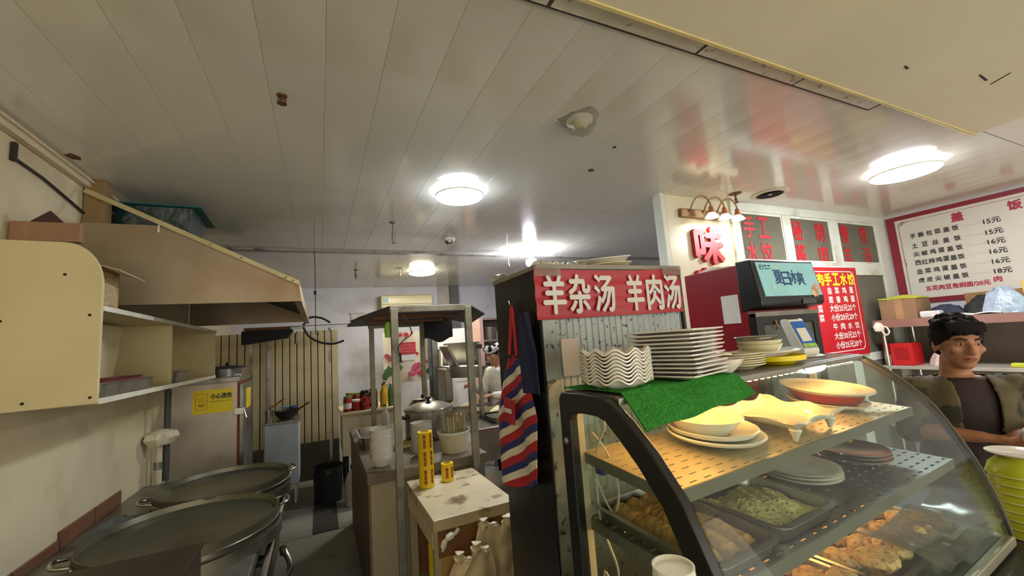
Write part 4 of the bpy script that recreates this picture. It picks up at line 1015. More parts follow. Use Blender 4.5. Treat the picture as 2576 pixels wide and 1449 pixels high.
# ================================================================== BANNER CABINET
zinc = mat('splattered_zinc', (142,149,148), 0.4, 0.45, var=0.15, vs=7, dirt=(48,50,48), ds=55, dlo=0.60, dhi=0.66, stretch=(1,1,0.35))
t = T('banner_cabinet', 'tall zinc and black cabinet carrying the red soup banner', 'cabinet', (0.69, 1.25, 0))
obj('carcass', MB().box(0.004,0.68,0.012,0.38,0.02,1.79), blackm, t, smooth=False, bevel=0.004)
obj('black_side_sheet', MB().box(0.0,0.004,0.0,0.38,0.0,1.80), mat('black_side_sheet', (16,20,24), 0.35, var=0.3, bump=0.15, bs=12), t, smooth=False)
obj('top_board', MB().box(-0.005,0.69,-0.012,0.39,1.79,1.808), mat('grey_top_board', (150,144,130), 0.6), t, smooth=False, bevel=0.003)
zs = obj('zinc_sheet', MB().box(0.006,0.68,0.0,0.011,0.0,1.79), zinc, t, smooth=False)
for k in range(22):
    x = 0.075 + 0.0275*k
    obj('sheet_rib', MB().prism([(x,0.0),(x+0.004,-0.0022),(x+0.008,0.0)], 'z', 0.85, 1.79), zinc, zs, smooth=False)
obj('corner_post', MB().box(0.004,0.058,-0.012,0.0,0.0,1.79), mat('scuffed_post', (128,130,126), 0.35, 0.5, var=0.2, vs=14, dirt=(50,50,46), ds=26, dlo=0.58, dhi=0.66), t, smooth=False, bevel=0.003)
obj('right_trim', MB().box(0.672,0.684,-0.012,0.38,0.0,1.79), black, t, smooth=False)
obj('taped_paper', MB().box(0.075,0.145,-0.0075,-0.006,1.41,1.54), mat('pinkish_paper', (206,196,190), 0.7), t, smooth=False)
# the banner
bn = T('banner', 'red cloth banner with white soup lettering taped to the cabinet', 'banner', (0.69, 1.225, 1.61))
def bf(u, v):
    return (-0.02+0.68*u, 0.004*math.sin(5*u+2*v)+0.003*math.sin(17*v), 0.0 + 0.18*v - 0.010*math.sin(PI*u)*v + 0.004*u)
obj('cloth', MB().grid(bf, 30, 10, 0.002), mat('banner_red', (172,22,40), 0.4, var=0.06, vs=4), bn)
lett = mat('banner_white', (214,212,208), 0.5, var=0.02)
for ch, x in (('羊',0.070),('杂',0.175),('汤',0.285),('羊',0.43),('肉',0.53),('汤',0.625)):
    text(ch, (x-0.02+0.0, -0.0085, 0.086), 0.088 if x < 0.4 else 0.08, 0.135, R_, U_, lett, bn, bold=0.0035)
obj('clear_tape', MB().box(-0.025,0.08,-0.0125,-0.011,0.15,0.185), plastic_clear, bn, smooth=False)
obj('clear_tape', MB().box(0.56,0.662,-0.0125,-0.011,0.155,0.187), plastic_clear, bn, smooth=False)
# things on top of the cabinet
wick = mat('rattan_cream', (220,208,168), 0.5, var=0.12, vs=20, bump=0.4, bs=80)
for k, (loc, rot, lb) in enumerate((((1.13,1.44,1.842), (0.12,-0.10,0.0), 'upper shallow cream dish leaning on top of the banner cabinet'), ((1.14,1.45,1.814), (0.06,-0.07,0.0), 'lower shallow cream dish on top of the banner cabinet'))):
    t = T('shallow_dish', lb, 'dish', loc, rot=rot, group='cream dishes on the cabinet top')
    obj('dish_body', MB().lathe([(0,0),(0.085,0.0),(0.118,0.028),(0.128,0.032),(0.126,0.036),(0.114,0.032),(0.083,0.006),(0,0.005)], 36), wick if k else cer, t)
t = T('crumpled_bags', 'crumpled clear plastic bags on top of the banner cabinet', 'bags', (0.90, 1.42, 1.809))
for k in range(4):
    q = random.Random(k+40)
    p = [q.random()*6 for _ in range(3)]
    obj('bag_fold', MB().lathe([(0,0.035),(0.02,0.04),(0.045,0.022),(0.05,0),(0,0)], 18, (-0.1+0.07*k,0.01*k,0), rmod=lambda a: 1+0.25*math.sin(3*a+p[0])+0.15*math.sin(7*a+p[1]), zmod=lambda a, r: 0.012*math.sin(5*a+p[2]) if 0 < r < 0.049 else 0), mat('milky_plastic', (230,224,206), 0.3, bump=0.8, bs=35), t)
tag(at(obj('paper_scrap', MB().grid(lambda u, v: (0.06*u, 0.10*v, 0.012*math.sin(4*u+3*v)+0.006), 6, 6, 0.002), paper, None), (0.668, 1.53, 1.809)), 'white paper scrap on the rear corner of the banner cabinet', 'paper')
# apron
def apron_mat():
    M = bpy.data.materials.new('striped_apron_cloth')
    M.use_nodes = True
    nt = M.node_tree; N, Lk = nt.nodes, nt.links
    b = N['Principled BSDF']; b.inputs['Roughness'].default_value = 0.7
    tc = N.new('ShaderNodeTexCoord'); sp = N.new('ShaderNodeSeparateXYZ'); Lk.new(tc.outputs['Object'], sp.inputs[0])
    nz = N.new('ShaderNodeTexNoise'); nz.inputs['Scale'].default_value = 6; Lk.new(tc.outputs['Object'], nz.inputs['Vector'])
    m1 = N.new('ShaderNodeMath'); m1.operation = 'MULTIPLY_ADD'; m1.inputs[1].default_value = 0.44; Lk.new(sp.outputs['Y'], m1.inputs[0]); Lk.new(sp.outputs['Z'], m1.inputs[2])
    m1b = N.new('ShaderNodeMath'); m1b.operation = 'MULTIPLY_ADD'; m1b.inputs[1].default_value = 0.03; Lk.new(nz.outputs['Fac'], m1b.inputs[0]); Lk.new(m1.outputs[0], m1b.inputs[2])
    m2 = N.new('ShaderNodeMath'); m2.operation = 'MULTIPLY'; m2.inputs[1].default_value = 1/0.088; Lk.new(m1b.outputs[0], m2.inputs[0])
    m3 = N.new('ShaderNodeMath'); m3.operation = 'FRACT'; Lk.new(m2.outputs[0], m3.inputs[0])
    rp = N.new('ShaderNodeValToRGB'); rp.color_ramp.interpolation = 'CONSTANT'
    e = rp.color_ramp.elements
    e[0].position = 0.0; e[0].color = (*lin((176,38,48)), 1)
    e[1].position = 0.36; e[1].color = (*lin((226,218,200)), 1)
    x = e.new(0.68); x.color = (*lin((44,52,118)), 1)
    Lk.new(m3.outputs[0], rp.inputs['Fac']); Lk.new(rp.outputs[0], b.inputs['Base Color'])
    return M
t = T('striped_apron', 'red white and blue striped apron hanging on the black cabinet side', 'apron', (0.682, 1.425, 1.035))
def af(u, v):
    # u across (near -> far in y), v from top (0) to bottom (1)
    w_ = 0.07 + 0.27*min(1, (v/0.5))**0.8
    y0 = 0.0 + 0.03*v
    return (-0.014-0.016*math.sin(8*u+1.5*v)*(0.3+v)-0.012*math.sin(PI*u), y0 + (u-0.5)*w_, 0.46 - 0.46*v - 0.06*(u-0.5)*v - 0.05*abs(u-0.45)*(v < 0.02) - 0.03*math.sin(PI*u)*v)
obj('apron_cloth', MB().grid(af, 24, 30, 0.004), apron_mat(), t)
obj('neck_strap', MB().tube(catmull([(-0.02,-0.032,0.455),(-0.014,-0.012,0.56),(-0.012,0.0,0.64),(-0.014,0.012,0.58),(-0.02,0.034,0.46)], 6), 0.0075, 8), mat('strap_red', (186,40,54), 0.6), t)
pk_ = obj('printed_pocket', MB().grid(lambda u, v: (-0.052-0.005*math.sin(6*u), -0.05+0.10*u+0.01*v, 0.30-0.09*v), 8, 6, 0.002), mat('pocket_red', (176,40,56), 0.6, var=0.2, vs=30), t)
obj('white_lettering', MB().box(-0.060,-0.058,-0.03,0.03,0.25,0.265), white, pk_, smooth=False)
obj('wall_hook', MB().tube([(0.005,0.0,0.655),(-0.02,0.0,0.65),(-0.024,0.0,0.665)], 0.004), steel, t)
t = T('blue_cloth', 'dark blue cloth hanging beside the apron on the cabinet side', 'cloth', (0.683, 1.315, 1.36))
obj('cloth_body', MB().grid(lambda u, v: (-0.012-0.012*math.sin(9*u+2*v)-0.01*math.sin(PI*u), (u-0.5)*(0.05+0.10*min(1, 2*v)), 0.28-0.28*v), 14, 16, 0.004), mat('navy_cloth', (26,32,74), 0.7, var=0.2, bump=0.3), t)
obj('hook', MB().tube([(0.004,0,0.285),(-0.018,0,0.28)], 0.004), steel, t)

# ================================================================== DISPLAY CASE
TH = math.radians(4.0)
CO = Vector((0.588, 0.975, 0))
def cw(u, v, z=0.0):   # case coordinates: u along, v towards the customer side
    return Vector((CO.x + u*math.cos(TH) + v*math.sin(TH), CO.y + u*math.sin(TH) - v*math.cos(TH), z))
ct = T('serving_counter', 'dark serving counter carrying the glass food case', 'counter', cw(0,0), rz=TH)
obj('counter_body', MB().box(-0.28,1.85,-0.58,-0.03,0.0,0.79), blackm, ct, smooth=False, bevel=0.005)
obj('counter_top', MB().box(-0.30,1.90,-0.62,0.0,0.79,0.825), mat('dark_counter_top', (60,58,54), 0.4, var=0.2), ct, smooth=False, bevel=0.005)
dc = T('display_case', 'curved glass food display case with black end frames', 'display case', cw(0,0,0.826), rz=TH)
# profile in (v,z) -> local (y=-v, z)
Z0 = 0.826
outer = [(0.0,0.83),(0.0,1.10),(0.0,1.385),(0.012,1.402),(0.10,1.404),(0.165,1.402),(0.20,1.392),(0.25,1.356),(0.31,1.300),(0.37,1.228),(0.422,1.12),(0.458,1.02),(0.478,0.93),(0.488,0.86),(0.488,0.83)]
inner = [(0.042,0.875),(0.042,1.10),(0.042,1.335),(0.052,1.352),(0.10,1.357),(0.15,1.356),(0.178,1.348),(0.215,1.318),(0.268,1.268),(0.322,1.204),(0.372,1.103),(0.407,1.01),(0.428,0.925),(0.438,0.885),(0.43,0.875)]
oy = [(-p[0], p[1]-Z0) for p in outer]
iy = [(-p[0], p[1]-Z0) for p in inner]
L = 1.25
for nm, a, b in (('near_end_frame', -0.012, 0.012), ('far_end_frame', L-0.012, L+0.012)):
    iy = [(-p[0], p[1]-Z0) for p in inner] if a < 0.5 else [((-p[0]*0.38-r_[0]*0.62), p[1]*0.38+r_[1]*0.62-Z0) for p, r_ in zip(inner, outer)]
    e_ = obj(nm, MB().ring(oy, iy, 'x', a, b), black, dc, bevel=0.003, ang=40)
    obj('end_glass', MB().prism(iy, 'x', (a+b)/2-0.002, (a+b)/2+0.002), glass, e_, smooth=False)
    for (v, z) in ((0.022,1.28),(0.022,0.93)):
        obj('screw', MB().lathe([(0.009,0),(0.009,0.003),(0.004,0.006),(0,0.006)], 14).map(lambda p: Vector((a-p.z if a < 0.5 else b+p.z, -v+p.x, z-Z0+p.y))), steel, e_)
gp = catmull([(p[0], p[1], 0) for p in [(0.195,1.397),(0.25,1.360),(0.31,1.304),(0.37,1.232),(0.422,1.124),(0.458,1.024),(0.478,0.934),(0.488,0.862)]], 5)
gpo = [(-p.x, p.y-Z0) for p in gp]
gpi = [(-p.x+0.004, p.y-Z0-0.002) for p in gp]
obj('curved_front_glass', MB().prism(gpo + gpi[::-1], 'x', 0.012, L-0.012), glass, dc, ang=30)
for nm, a in (('front_bead', L-0.016),):
    obj(nm, MB().tube([(a+0.003, q_[0]-0.003, q_[1]+0.001) for q_ in gpo], 0.003, 6), mat('pale_bead', (96,93,82), 0.4), dc)
obj('top_sheet', MB().box(0.012,L-0.012,-0.195,-0.0,1.388-Z0,1.403-Z0), mat('dark_top_sheet', (92,86,76), 0.32, var=0.12, vs=5), dc, smooth=False, bevel=0.003)
obj('top_front_edge', MB().box(0.012,L-0.012,-0.205,-0.19,1.383-Z0,1.400-Z0), dull, dc, smooth=False, bevel=0.002)
obj('bottom_front_rail', MB().box(0.0,L,-0.492,-0.47,0.835-Z0,0.865-Z0), mat('pale_bottom_rail', (168,164,146), 0.35, 0.5), dc, smooth=False, bevel=0.004)
obj('base_box', MB().box(0.012,L-0.012,-0.47,-0.0,0.0,0.03), black, dc, smooth=False)
obj('deck_sheet', MB().box(0.012,L-0.012,-0.47,-0.01,0.032,0.038), mat('dark_deck_sheet', (90,88,80), 0.35, 0.5, var=0.15), dc, smooth=False)
obj('rear_post', MB().box(0.014,0.034,-0.04,-0.02,0.04,1.385-Z0), mat('ivory_rear_post', (196,184,150), 0.4), dc, smooth=False)
obj('rear_post', MB().box(L-0.034,L-0.014,-0.04,-0.02,0.04,1.385-Z0), MATS['ivory_rear_post'], dc, smooth=False)
rd = obj('rear_sliding_door', MB().box(0.04,L*0.55,-0.014,-0.010,0.045,1.38-Z0), glass, dc, smooth=False)
obj('rear_sliding_door', MB().box(L*0.48,L-0.04,-0.008,-0.004,0.045,1.38-Z0), glass, dc, smooth=False)
# perforated shelves: slots are real openings
def shelf(name, u0, u1, v0, v1, zb, zf, M, rows, colsn, sl, sw):
    mb = MB()
    du, dv = (u1-u0)/colsn, (v1-v0)/rows
    for i in range(colsn):
        for j in range(rows):
            off = 0.0
            a, b = u0+du*i, u0+du*(i+1)
            c, d = v0+dv*j, v0+dv*(j+1)
            ca, cd = (a+b)/2 + (0.25*du if j % 2 else -0.25*du)*0.5, (c+d)/2
            ho = [(a,c),(b,c),(b,d),(a,d)]
            hi = [(ca-sl/2,cd-sw/2),(ca+sl/2,cd-sw/2),(ca+sl/2,cd+sw/2),(ca-sl/2,cd+sw/2)]
            def P(p, dz=0.0):
                return (p[0], -p[1], zb+(zf-zb)*(p[1]-v0)/(v1-v0)-Z0+dz)
            n0 = [P(p) for p in ho]+[P(p) for p in hi]+[P(p,-0.003) for p in hi]+[P(p,-0.003) for p in ho]
            fs = []
            for k in range(4):
                m_ = (k+1) % 4
                fs += [(k,m_,4+m_,4+k),(4+k,4+m_,8+m_,8+k),(8+k,8+m_,12+m_,12+k)]
            mb.add(n0, fs)
    o = bpy.data.objects.new(name, bpy.data.meshes.new(name))
    o.data.from_pydata(mb.v, [], mb.f)
    o.data.materials.append(M)
    C.objects.link(o); o.parent = dc
    lip = obj('front_lip', MB().box(u0,u1,-v1-0.004,-v1+0.001,zf-Z0-0.026,zf-Z0+0.002), mat('grey_shelf_lip', (118,114,98), 0.4, 0.4), o, smooth=False)
    obj('side_lip', MB().prism([(-v0,zb-Z0),(-v1,zf-Z0),(-v1,zf-Z0-0.026),(-v0,zb-Z0-0.026)], 'x', u0-0.002, u0+0.001), dull, o, smooth=False)
    obj('side_lip', MB().prism([(-v0,zb-Z0),(-v1,zf-Z0),(-v1,zf-Z0-0.026),(-v0,zb-Z0-0.026)], 'x', u1-0.001, u1+0.002), dull, o, smooth=False)
    return o
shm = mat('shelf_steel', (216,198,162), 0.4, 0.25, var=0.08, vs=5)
S1 = dict(v0=0.03, v1=0.318, zb=1.248, zf=1.222)
S2 = dict(v0=0.03, v1=0.395, zb=1.085, zf=1.068)
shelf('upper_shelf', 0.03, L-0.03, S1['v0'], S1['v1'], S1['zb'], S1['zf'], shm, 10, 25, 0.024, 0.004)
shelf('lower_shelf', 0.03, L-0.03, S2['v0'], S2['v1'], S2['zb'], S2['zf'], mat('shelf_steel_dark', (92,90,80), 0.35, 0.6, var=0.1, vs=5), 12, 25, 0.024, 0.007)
def z1(v): return S1['zb'] + (S1['zf']-S1['zb'])*(v-S1['v0'])/(S1['v1']-S1['v0'])
def z2(v): return S2['zb'] + (S2['zf']-S2['zb'])*(v-S2['v0'])/(S2['v1']-S2['v0'])
t1 = math.atan2(S1['zb']-S1['zf'], S1['v1']-S1['v0'])
t2_ = math.atan2(S2['zb']-S2['zf'], S2['v1']-S2['v0'])
ledm = mat('warm_led', (255,220,160), emit=(255,190,104), es=LED_W, var=0)
def led_strip(label, u0, u1, v, z, n):
    o = obj('led_strip', MB().box(u0,u1,-v-0.009,-v+0.009,z-Z0,z-Z0+0.005), mat('led_channel', (230,190,120), 0.4, emit=(255,170,70), es=0.6, var=0), dc, smooth=False, label=label)
    src = None
    for k in range(n):
        u = u0+(u1-u0)*(k+0.5)/n
        if src is None:
            src = obj('led', MB().box(-0.0045,0.0045,-0.004,0.004,-0.0035,0), ledm, o, smooth=False)
            src.location = (u, -v, z-Z0)
        else:
            inst('led', src, o, (u, -v, z-Z0))
    return o
led_strip('warm led strip under the case top', 0.06, L-0.05, 0.183, 1.381, 34)
led_strip('warm led strip under the lower shelf', 0.06, L-0.05, 0.10, 1.052, 20)
# thin white cable inside the case
obj('led_cable', MB().tube(catmull([(0.05,-0.06,0.54),(0.045,-0.11,0.50),(0.05,-0.07,0.44),(0.055,-0.045,0.36),(0.06,-0.09,0.28),(0.06,-0.12,0.34),(0.055,-0.10,0.42),(0.05,-0.05,0.47)], 6), 0.0028, 6), cable_w, dc)
obj('led_cable', MB().tube(catmull([(0.05,-0.05,0.36),(0.045,-0.06,0.25),(0.05,-0.10,0.16),(0.055,-0.08,0.10),(0.05,-0.05,0.13),(0.045,-0.055,0.06)], 6), 0.0028, 6), cable_w, dc)
obj('cable_tape', MB().box(0.043,0.058,-0.085,-0.06,0.37,0.41), mat('blue_tape', (52,64,130), 0.5), dc, smooth=False)

# ---- things on top of the case
tm = mat('green_towel_cloth', (64,150,62), 0.95, var=0.18, vs=60, bump=1.0, bs=260, spec=0.1)
tw = T('green_towel', 'bright green microfibre towel draped over the case top', 'towel', cw(0,0,1.4045), rz=TH)
def tf(u, v):
    uu = 0.012 + 0.44*u + 0.02*math.sin(3*v)
    vv = -0.005 + 0.315*v*(1-0.10*u)
    s = vv
    if s <= 0.19: y, z = s, 0.003
    else:
        k = s-0.19
        y, z = 0.19 + k*0.72, 0.006 - k*0.62
    return (uu, -y, z + 0.003*math.sin(14*u+6*v)*v + 0.001)
obj('towel_cloth', MB().grid(tf, 40, 30, 0.0035), tm, tw)
def sup(p):
    return lambda a: 1.0/((abs(math.cos(a))**p+abs(math.sin(a))**p)**(1/p))
# wavy bowls
def zw(a, r):
    return 0.0062*math.sin(10*a+0.7)*max(0, (r-0.05)/0.032)
wv = tag(obj('wavy_bowl', MB().lathe([(0,0.0),(0.050,0.0),(0.056,0.003),(0.070,0.013),(0.080,0.0185),(0.0835,0.0195),(0.0835,0.0235),(0.080,0.0235),(0.069,0.018),(0.054,0.007),(0,0.004)], 120, rmod=sup(2.8), zmod=zw), cer, None), 'white wavy-rimmed bowl on the green towel', 'bowl', 'wavy white bowls on the towel')
wv.rotation_euler = (0,0,TH+0.12)
p = cw(0.105, 0.105)
stack(wv, 9, 0.0088, p.x, p.y, 1.4095, jit=0.0008, sd=4)
# square plates
sp_ = tag(obj('square_plate', MB().lathe([(0,0.0),(0.055,0.0),(0.062,0.002),(0.092,0.011),(0.100,0.0125),(0.1005,0.0165),(0.090,0.015),(0.06,0.006),(0,0.0045)], 64, rmod=sup(16)), cer, None, ang=50), 'square white plate in the tall stack on the case', 'plate', 'square white plates on the case')
p = cw(0.325, 0.118)
q = random.Random(9)
for k in range(12):
    loc = (p.x+q.uniform(-0.005,0.005), p.y+q.uniform(-0.005,0.005), 1.4095+k*0.0108)
    rz = TH+0.20+q.uniform(-0.03,0.03)
    if k == 0: sp_.location = loc; sp_.rotation_euler = (0,0,rz); sp_['label'] = 'lowest square white plate in the tall stack on the case'
    else: dup(sp_, loc, rz, label='square white plate in the tall stack on the case, ' + ordl(k, 12))
def plate(name, label, cat, u, v, z, prof, M, n=40, sx=1, sy=1, rz=0, rmod=None, group=None, zmod=None):
    o = tag(obj(name, MB().lathe(prof, n, sx=sx, sy=sy, rmod=rmod, zmod=zmod), M, None), label, cat, group)
    o.location = cw(u, v, z); o.rotation_euler = (0,0,TH+rz)
    return o
plate('dip_bowl', 'small white bowl beside the square plate stack', 'bowl', 0.50, 0.135, 1.404, [(0,0),(0.026,0),(0.03,0.005),(0.052,0.026),(0.062,0.043),(0.059,0.043),(0.048,0.026),(0.026,0.007),(0,0.005)], cer)
pp_ = plate('side_plate', 'cream plate in the low stack on the case', 'plate', 0.635, 0.10, 1.404, [(0,0),(0.045,0),(0.048,0.004),(0.078,0.014),(0.079,0.0175),(0.046,0.008),(0,0.006)], beige, group='cream plates stacked on the case')
for k in range(1, 6):
    dup(pp_, cw(0.635+0.002*math.sin(k*2), 0.10+0.002*math.cos(k*3), 1.404+0.0068*k), label='cream plate in the low stack on the case, ' + ordl(k, 6))
pp_['label'] = 'lowest cream plate in the low stack on the case'
plate('yellow_plate', 'bright yellow round plate under the white oval plate', 'plate', 0.83, 0.105, 1.404, [(0,0),(0.06,0),(0.065,0.006),(0.094,0.012),(0.096,0.028),(0.092,0.028),(0.088,0.016),(0,0.012)], mat('yellow_melamine', (236,216,20), 0.3))
plate('oval_plate', 'large white oval plate on the yellow plate', 'plate', 0.80, 0.098, 1.4325, [(0,0),(0.085,0),(0.09,0.003),(0.135,0.014),(0.14,0.019),(0.136,0.021),(0.088,0.008),(0,0.006)], cer, 44, sx=1.0, sy=0.68)
b1 = plate('cream_bowl', 'lower cream bowl nested on the white oval plate', 'bowl', 0.775, 0.095, 1.4395, [(0,0),(0.05,0),(0.053,0.004),(0.068,0.03),(0.07,0.034),(0.066,0.034),(0.05,0.008),(0,0.007)], beige, group='cream bowls on the oval plate')
dup(b1, cw(0.775,0.095,1.4535), label='upper cream bowl nested on the white oval plate')
plate('steel_bowl', 'shiny steel bowl on top of the cream bowls', 'bowl', 0.765, 0.09, 1.476, [(0,0),(0.05,0),(0.055,0.004),(0.06,0.022),(0.066,0.024),(0.065,0.026),(0.057,0.024),(0.052,0.006),(0,0.005)], steel)
# payment device
t = T('payment_terminal', 'white payment speaker with tilted blue panel on the case', 'payment terminal', cw(1.10, 0.085, 1.4045), rz=TH-0.28)
t.scale = (0.82, 0.82, 0.82)
obj('foot_plate', MB().lathe([(0,0),(0.06,0),(0.062,0.004),(0.05,0.009),(0,0.01)], 30, (0,0,0), sx=1.25, sy=0.8), white, t)
body = [(-0.022,0.008),(0.03,0.008),(0.034,0.02),(0.085,0.165),(0.082,0.178),(0.06,0.182),(0.038,0.176),(-0.026,0.03)]
bd = obj('terminal_body', MB().prism(body, 'x', -0.045, 0.045), white, t, bevel=0.008, segs=3)
nrm = Vector((0,-0.146,0.064)).normalized()
upd = Vector((0,0.064,0.146)).normalized()
def onp(x, s, d):   # point on tilted front face
    base = Vector((x,-0.026,0.03)) + upd*s
    nn = Vector((0,-upd.z,upd.y))
    return base + nn*d
def patch(name, x0, x1, s0, s1, d, M, par):
    return obj(name, MB().add([onp(x0,s0,d),onp(x1,s0,d),onp(x1,s1,d),onp(x0,s1,d),onp(x0,s0,d-0.003),onp(x1,s0,d-0.003),onp(x1,s1,d-0.003),onp(x0,s1,d-0.003)], [(0,1,2,3),(7,6,5,4),(0,4,5,1),(1,5,6,2),(2,6,7,3),(3,7,4,0)]), M, par, smooth=False)
bl = patch('blue_panel', -0.040, 0.040, 0.012, 0.148, 0.0015, mat('terminal_blue', (40,104,190), 0.35), t)
patch('white_code_field', -0.027, 0.027, 0.045, 0.112, 0.0025, white, t)
patch('green_strip', -0.038, 0.038, 0.014, 0.034, 0.0025, mat('terminal_green', (150,196,90), 0.4, var=0.4, vs=60), t)
obj('speaker_grille', MB().obox((0,0.055,0.184), (0.075,0.032,0.004), (0.05,0,0)), blackm, t, smooth=False, bevel=0.001)

# ---- upper shelf dishes
def on1(v, e=0.002): return z1(v) + e
o = plate('serving_plate', 'thick white serving plate on the upper case shelf', 'plate', 0.37, 0.175, on1(0.175,0.0105), [(0,0),(0.08,0),(0.085,0.004),(0.118,0.012),(0.124,0.019),(0.119,0.022),(0.085,0.01),(0,0.008)], cer, 48)
o.rotation_euler = (t1, 0, TH)
o = plate('rimmed_plate', 'white plate resting on the thick serving plate', 'plate', 0.368, 0.168, on1(0.168,0.021), [(0,0),(0.075,0),(0.08,0.004),(0.108,0.013),(0.115,0.024),(0.111,0.025),(0.08,0.010),(0,0.008)], cer, 48)
o.rotation_euler = (t1, 0, TH)
o = plate('deep_dish', 'round white deep dish on top of two plates', 'dish', 0.35, 0.158, on1(0.158,0.032), [(0,0),(0.066,0),(0.07,0.004),(0.092,0.032),(0.1,0.041),(0.096,0.042),(0.087,0.034),(0.066,0.009),(0,0.008)], cer, 48)
o.rotation_euler = (t1, 0, TH)
# leaf tray on legs
t = T('leaf_tray', 'white footed tray with a wavy rim and a shell motif', 'tray', cw(0.635, 0.20, on1(0.2,0.004)), rot=(t1,0,TH+0.05))
def lf(u, v):
    x, y = (u-0.5)*2, (v-0.5)*2
    e = max(abs(x), abs(y))
    rim = max(0, (e-0.72)/0.28)
    wob = 0.005*math.sin(13*u+2)*rim**3*(abs(y) >= abs(x)) + 0.005*math.sin(13*v)*rim**3*(abs(x) > abs(y))
    ex = 1 + 0.06*math.sin(14*v)*rim
    cor = 0.006*max(0, abs(x)+abs(y)-1.5)
    return (x*0.135*ex, -y*0.115*(1+0.06*math.sin(14*u)*rim), 0.026+0.024*rim**1.2+wob+cor)
obj('tray_body', MB().grid(lf, 36, 36, 0.005), cer, t)
for (x, y) in ((-0.105,-0.09),(0.105,-0.09),(-0.105,0.09),(0.105,0.09)):
    obj('foot', MB().lathe([(0,0),(0.005,0),(0.008,0.01),(0.016,0.028),(0.014,0.033),(0,0.033)], 14, (x,y,0)), cer, t)
for k in range(6):
    obj('shell_line', MB().tube(catmull([(-0.02+0.012*k,-0.05,0.0285),(-0.01+0.014*k,-0.02,0.0285),(0.005+0.013*k,0.0,0.0285)], 4), 0.0009, 5), mat('brown_shell_line', (120,96,60), 0.5), t)
# red oval dish
o = plate('oval_dish', 'wide white oval saucer under the red dish', 'saucer', 1.02, 0.155, on1(0.155,0.009), [(0,0),(0.075,0),(0.08,0.003),(0.10,0.012),(0.104,0.018),(0.10,0.019),(0.078,0.008),(0,0.006)], cer, 44, sx=1.0, sy=1.25, rz=-0.2)
o.rotation_euler = (t1, 0, TH-0.2)
t = T('red_dish', 'oval red casserole dish with white rim at the far end of the upper shelf', 'dish', cw(1.03, 0.15, on1(0.15,0.022)), rot=(t1,0,TH-0.2))
obj('dish_body', MB().lathe([(0,0),(0.07,0),(0.078,0.006),(0.096,0.036),(0.09,0.036),(0.07,0.012),(0,0.01)], 44, sy=1.35), mat('dish_red', (176,50,36), 0.3), t)
obj('white_rim', MB().lathe([(0.09,0.034),(0.098,0.034),(0.112,0.045),(0.11,0.05),(0.086,0.044)], 44, sy=1.35, closed=True), cer, t)
obj('white_lining', MB().lathe([(0.0875,0.044),(0.066,0.0145),(0,0.013)], 44, sy=1.35), cer, t)

# ---- lower shelf: trays, bread, plates
def tray_on(name, label, u, v, z, lx, ly, h, M, rot, **kw):
    t = tray(name, label, 'tray', cw(u, v, z), lx, ly, h, M, **kw)
    t.rotation_euler = rot
    return t
tray_on('bread_tray', 'long dark steel tray holding the bread strips', 0.148, 0.212, z2(0.212)+0.004, 0.21, 0.34, 0.03, steel, (t2_,0,TH))
bread = mat('baked_flatbread', (206,160,84), 0.65, var=0.2, vs=18, dirt=(170,116,54), ds=45, dlo=0.5, dhi=0.72, bump=0.8, bs=70)
for k, (u, lb) in enumerate(((0.095,'long folded flatbread nearest the case end in the dark tray'),(0.148,'long folded flatbread in the middle of the dark tray'),(0.200,'long folded flatbread farthest from the case end in the dark tray'))):
    o = obj('flatbread', MB().grid(lambda a, b: (0.048*(a-0.5)*(1+0.08*math.sin(9*b)), -0.29*(b-0.5), 0.030*math.sin(PI*min(1,max(0,a)))**0.5*(0.8+0.2*math.sin(PI*b))*(1 if 0.0 < b < 1.0 else 0.4)+0.001+0.002*math.sin(17*b+k)), 12, 22).grid(lambda a, b: (0.048*(a-0.5)*(1+0.08*math.sin(9*b)), 0.29*(b-0.5), 0.0005), 6, 12), bread, None)
    tag(o, lb, 'flatbread', 'flatbread strips in the case')
    o.location = cw(u, 0.205, z2(0.205)+0.0075); o.rotation_euler = (t2_, 0, TH+0.03*k)
tray_on('omelette_tray', 'square steel tray of speckled omelette', 0.395, 0.262, z2(0.262)+0.004, 0.235, 0.225, 0.034, steel, (t2_,0,TH))
om = mat('herb_omelette', (222,214,136), 0.6, var=0.25, vs=30, dirt=(96,86,36), ds=130, dlo=0.58, dhi=0.68, bump=1.0, bs=90)
q = random.Random(5)
o = obj('omelette', MB().grid(lambda a, b: (-0.098+0.196*a, -0.085+0.17*b, 0.012+0.018*math.sin(PI*a)*math.sin(PI*b)+0.006*math.sin(9*a+2)*math.sin(7*b)+0.003*math.sin(31*a+5*b)*math.sin(27*b)+0.012*max(0,b-0.8)), 26, 24, 0.008), om, None)
tag(o, 'folded herb omelette lying in the square steel tray', 'omelette')
o.location = cw(0.395, 0.262, z2(0.262)+0.008); o.rotation_euler = (t2_, 0, TH)
wp = plate('white_plate', 'lower white plate on the lower case shelf', 'plate', 0.70, 0.205, z2(0.205)+0.0055, [(0,0),(0.07,0),(0.074,0.003),(0.10,0.011),(0.105,0.015),(0.10,0.016),(0.072,0.008),(0,0.006)], cer, 44, group='white plates on the lower case shelf')
wp.rotation_euler = (t2_, 0, TH)
o = dup(wp, cw(0.70,0.205,z2(0.205)+0.0165), label='middle white plate on the lower case shelf')
o = dup(wp, cw(0.695,0.205,z2(0.205)+0.0275), label='uppermost white plate on the lower case shelf')
spp = plate('steel_plate', 'lowest steel plate at the far end of the lower shelf', 'plate', 0.98, 0.225, z2(0.225)+0.0055, [(0,0),(0.07,0),(0.074,0.003),(0.094,0.012),(0.102,0.016),(0.10,0.018),(0.092,0.014),(0.07,0.006),(0,0.004)], steel, 44, group='steel plates on the lower case shelf')
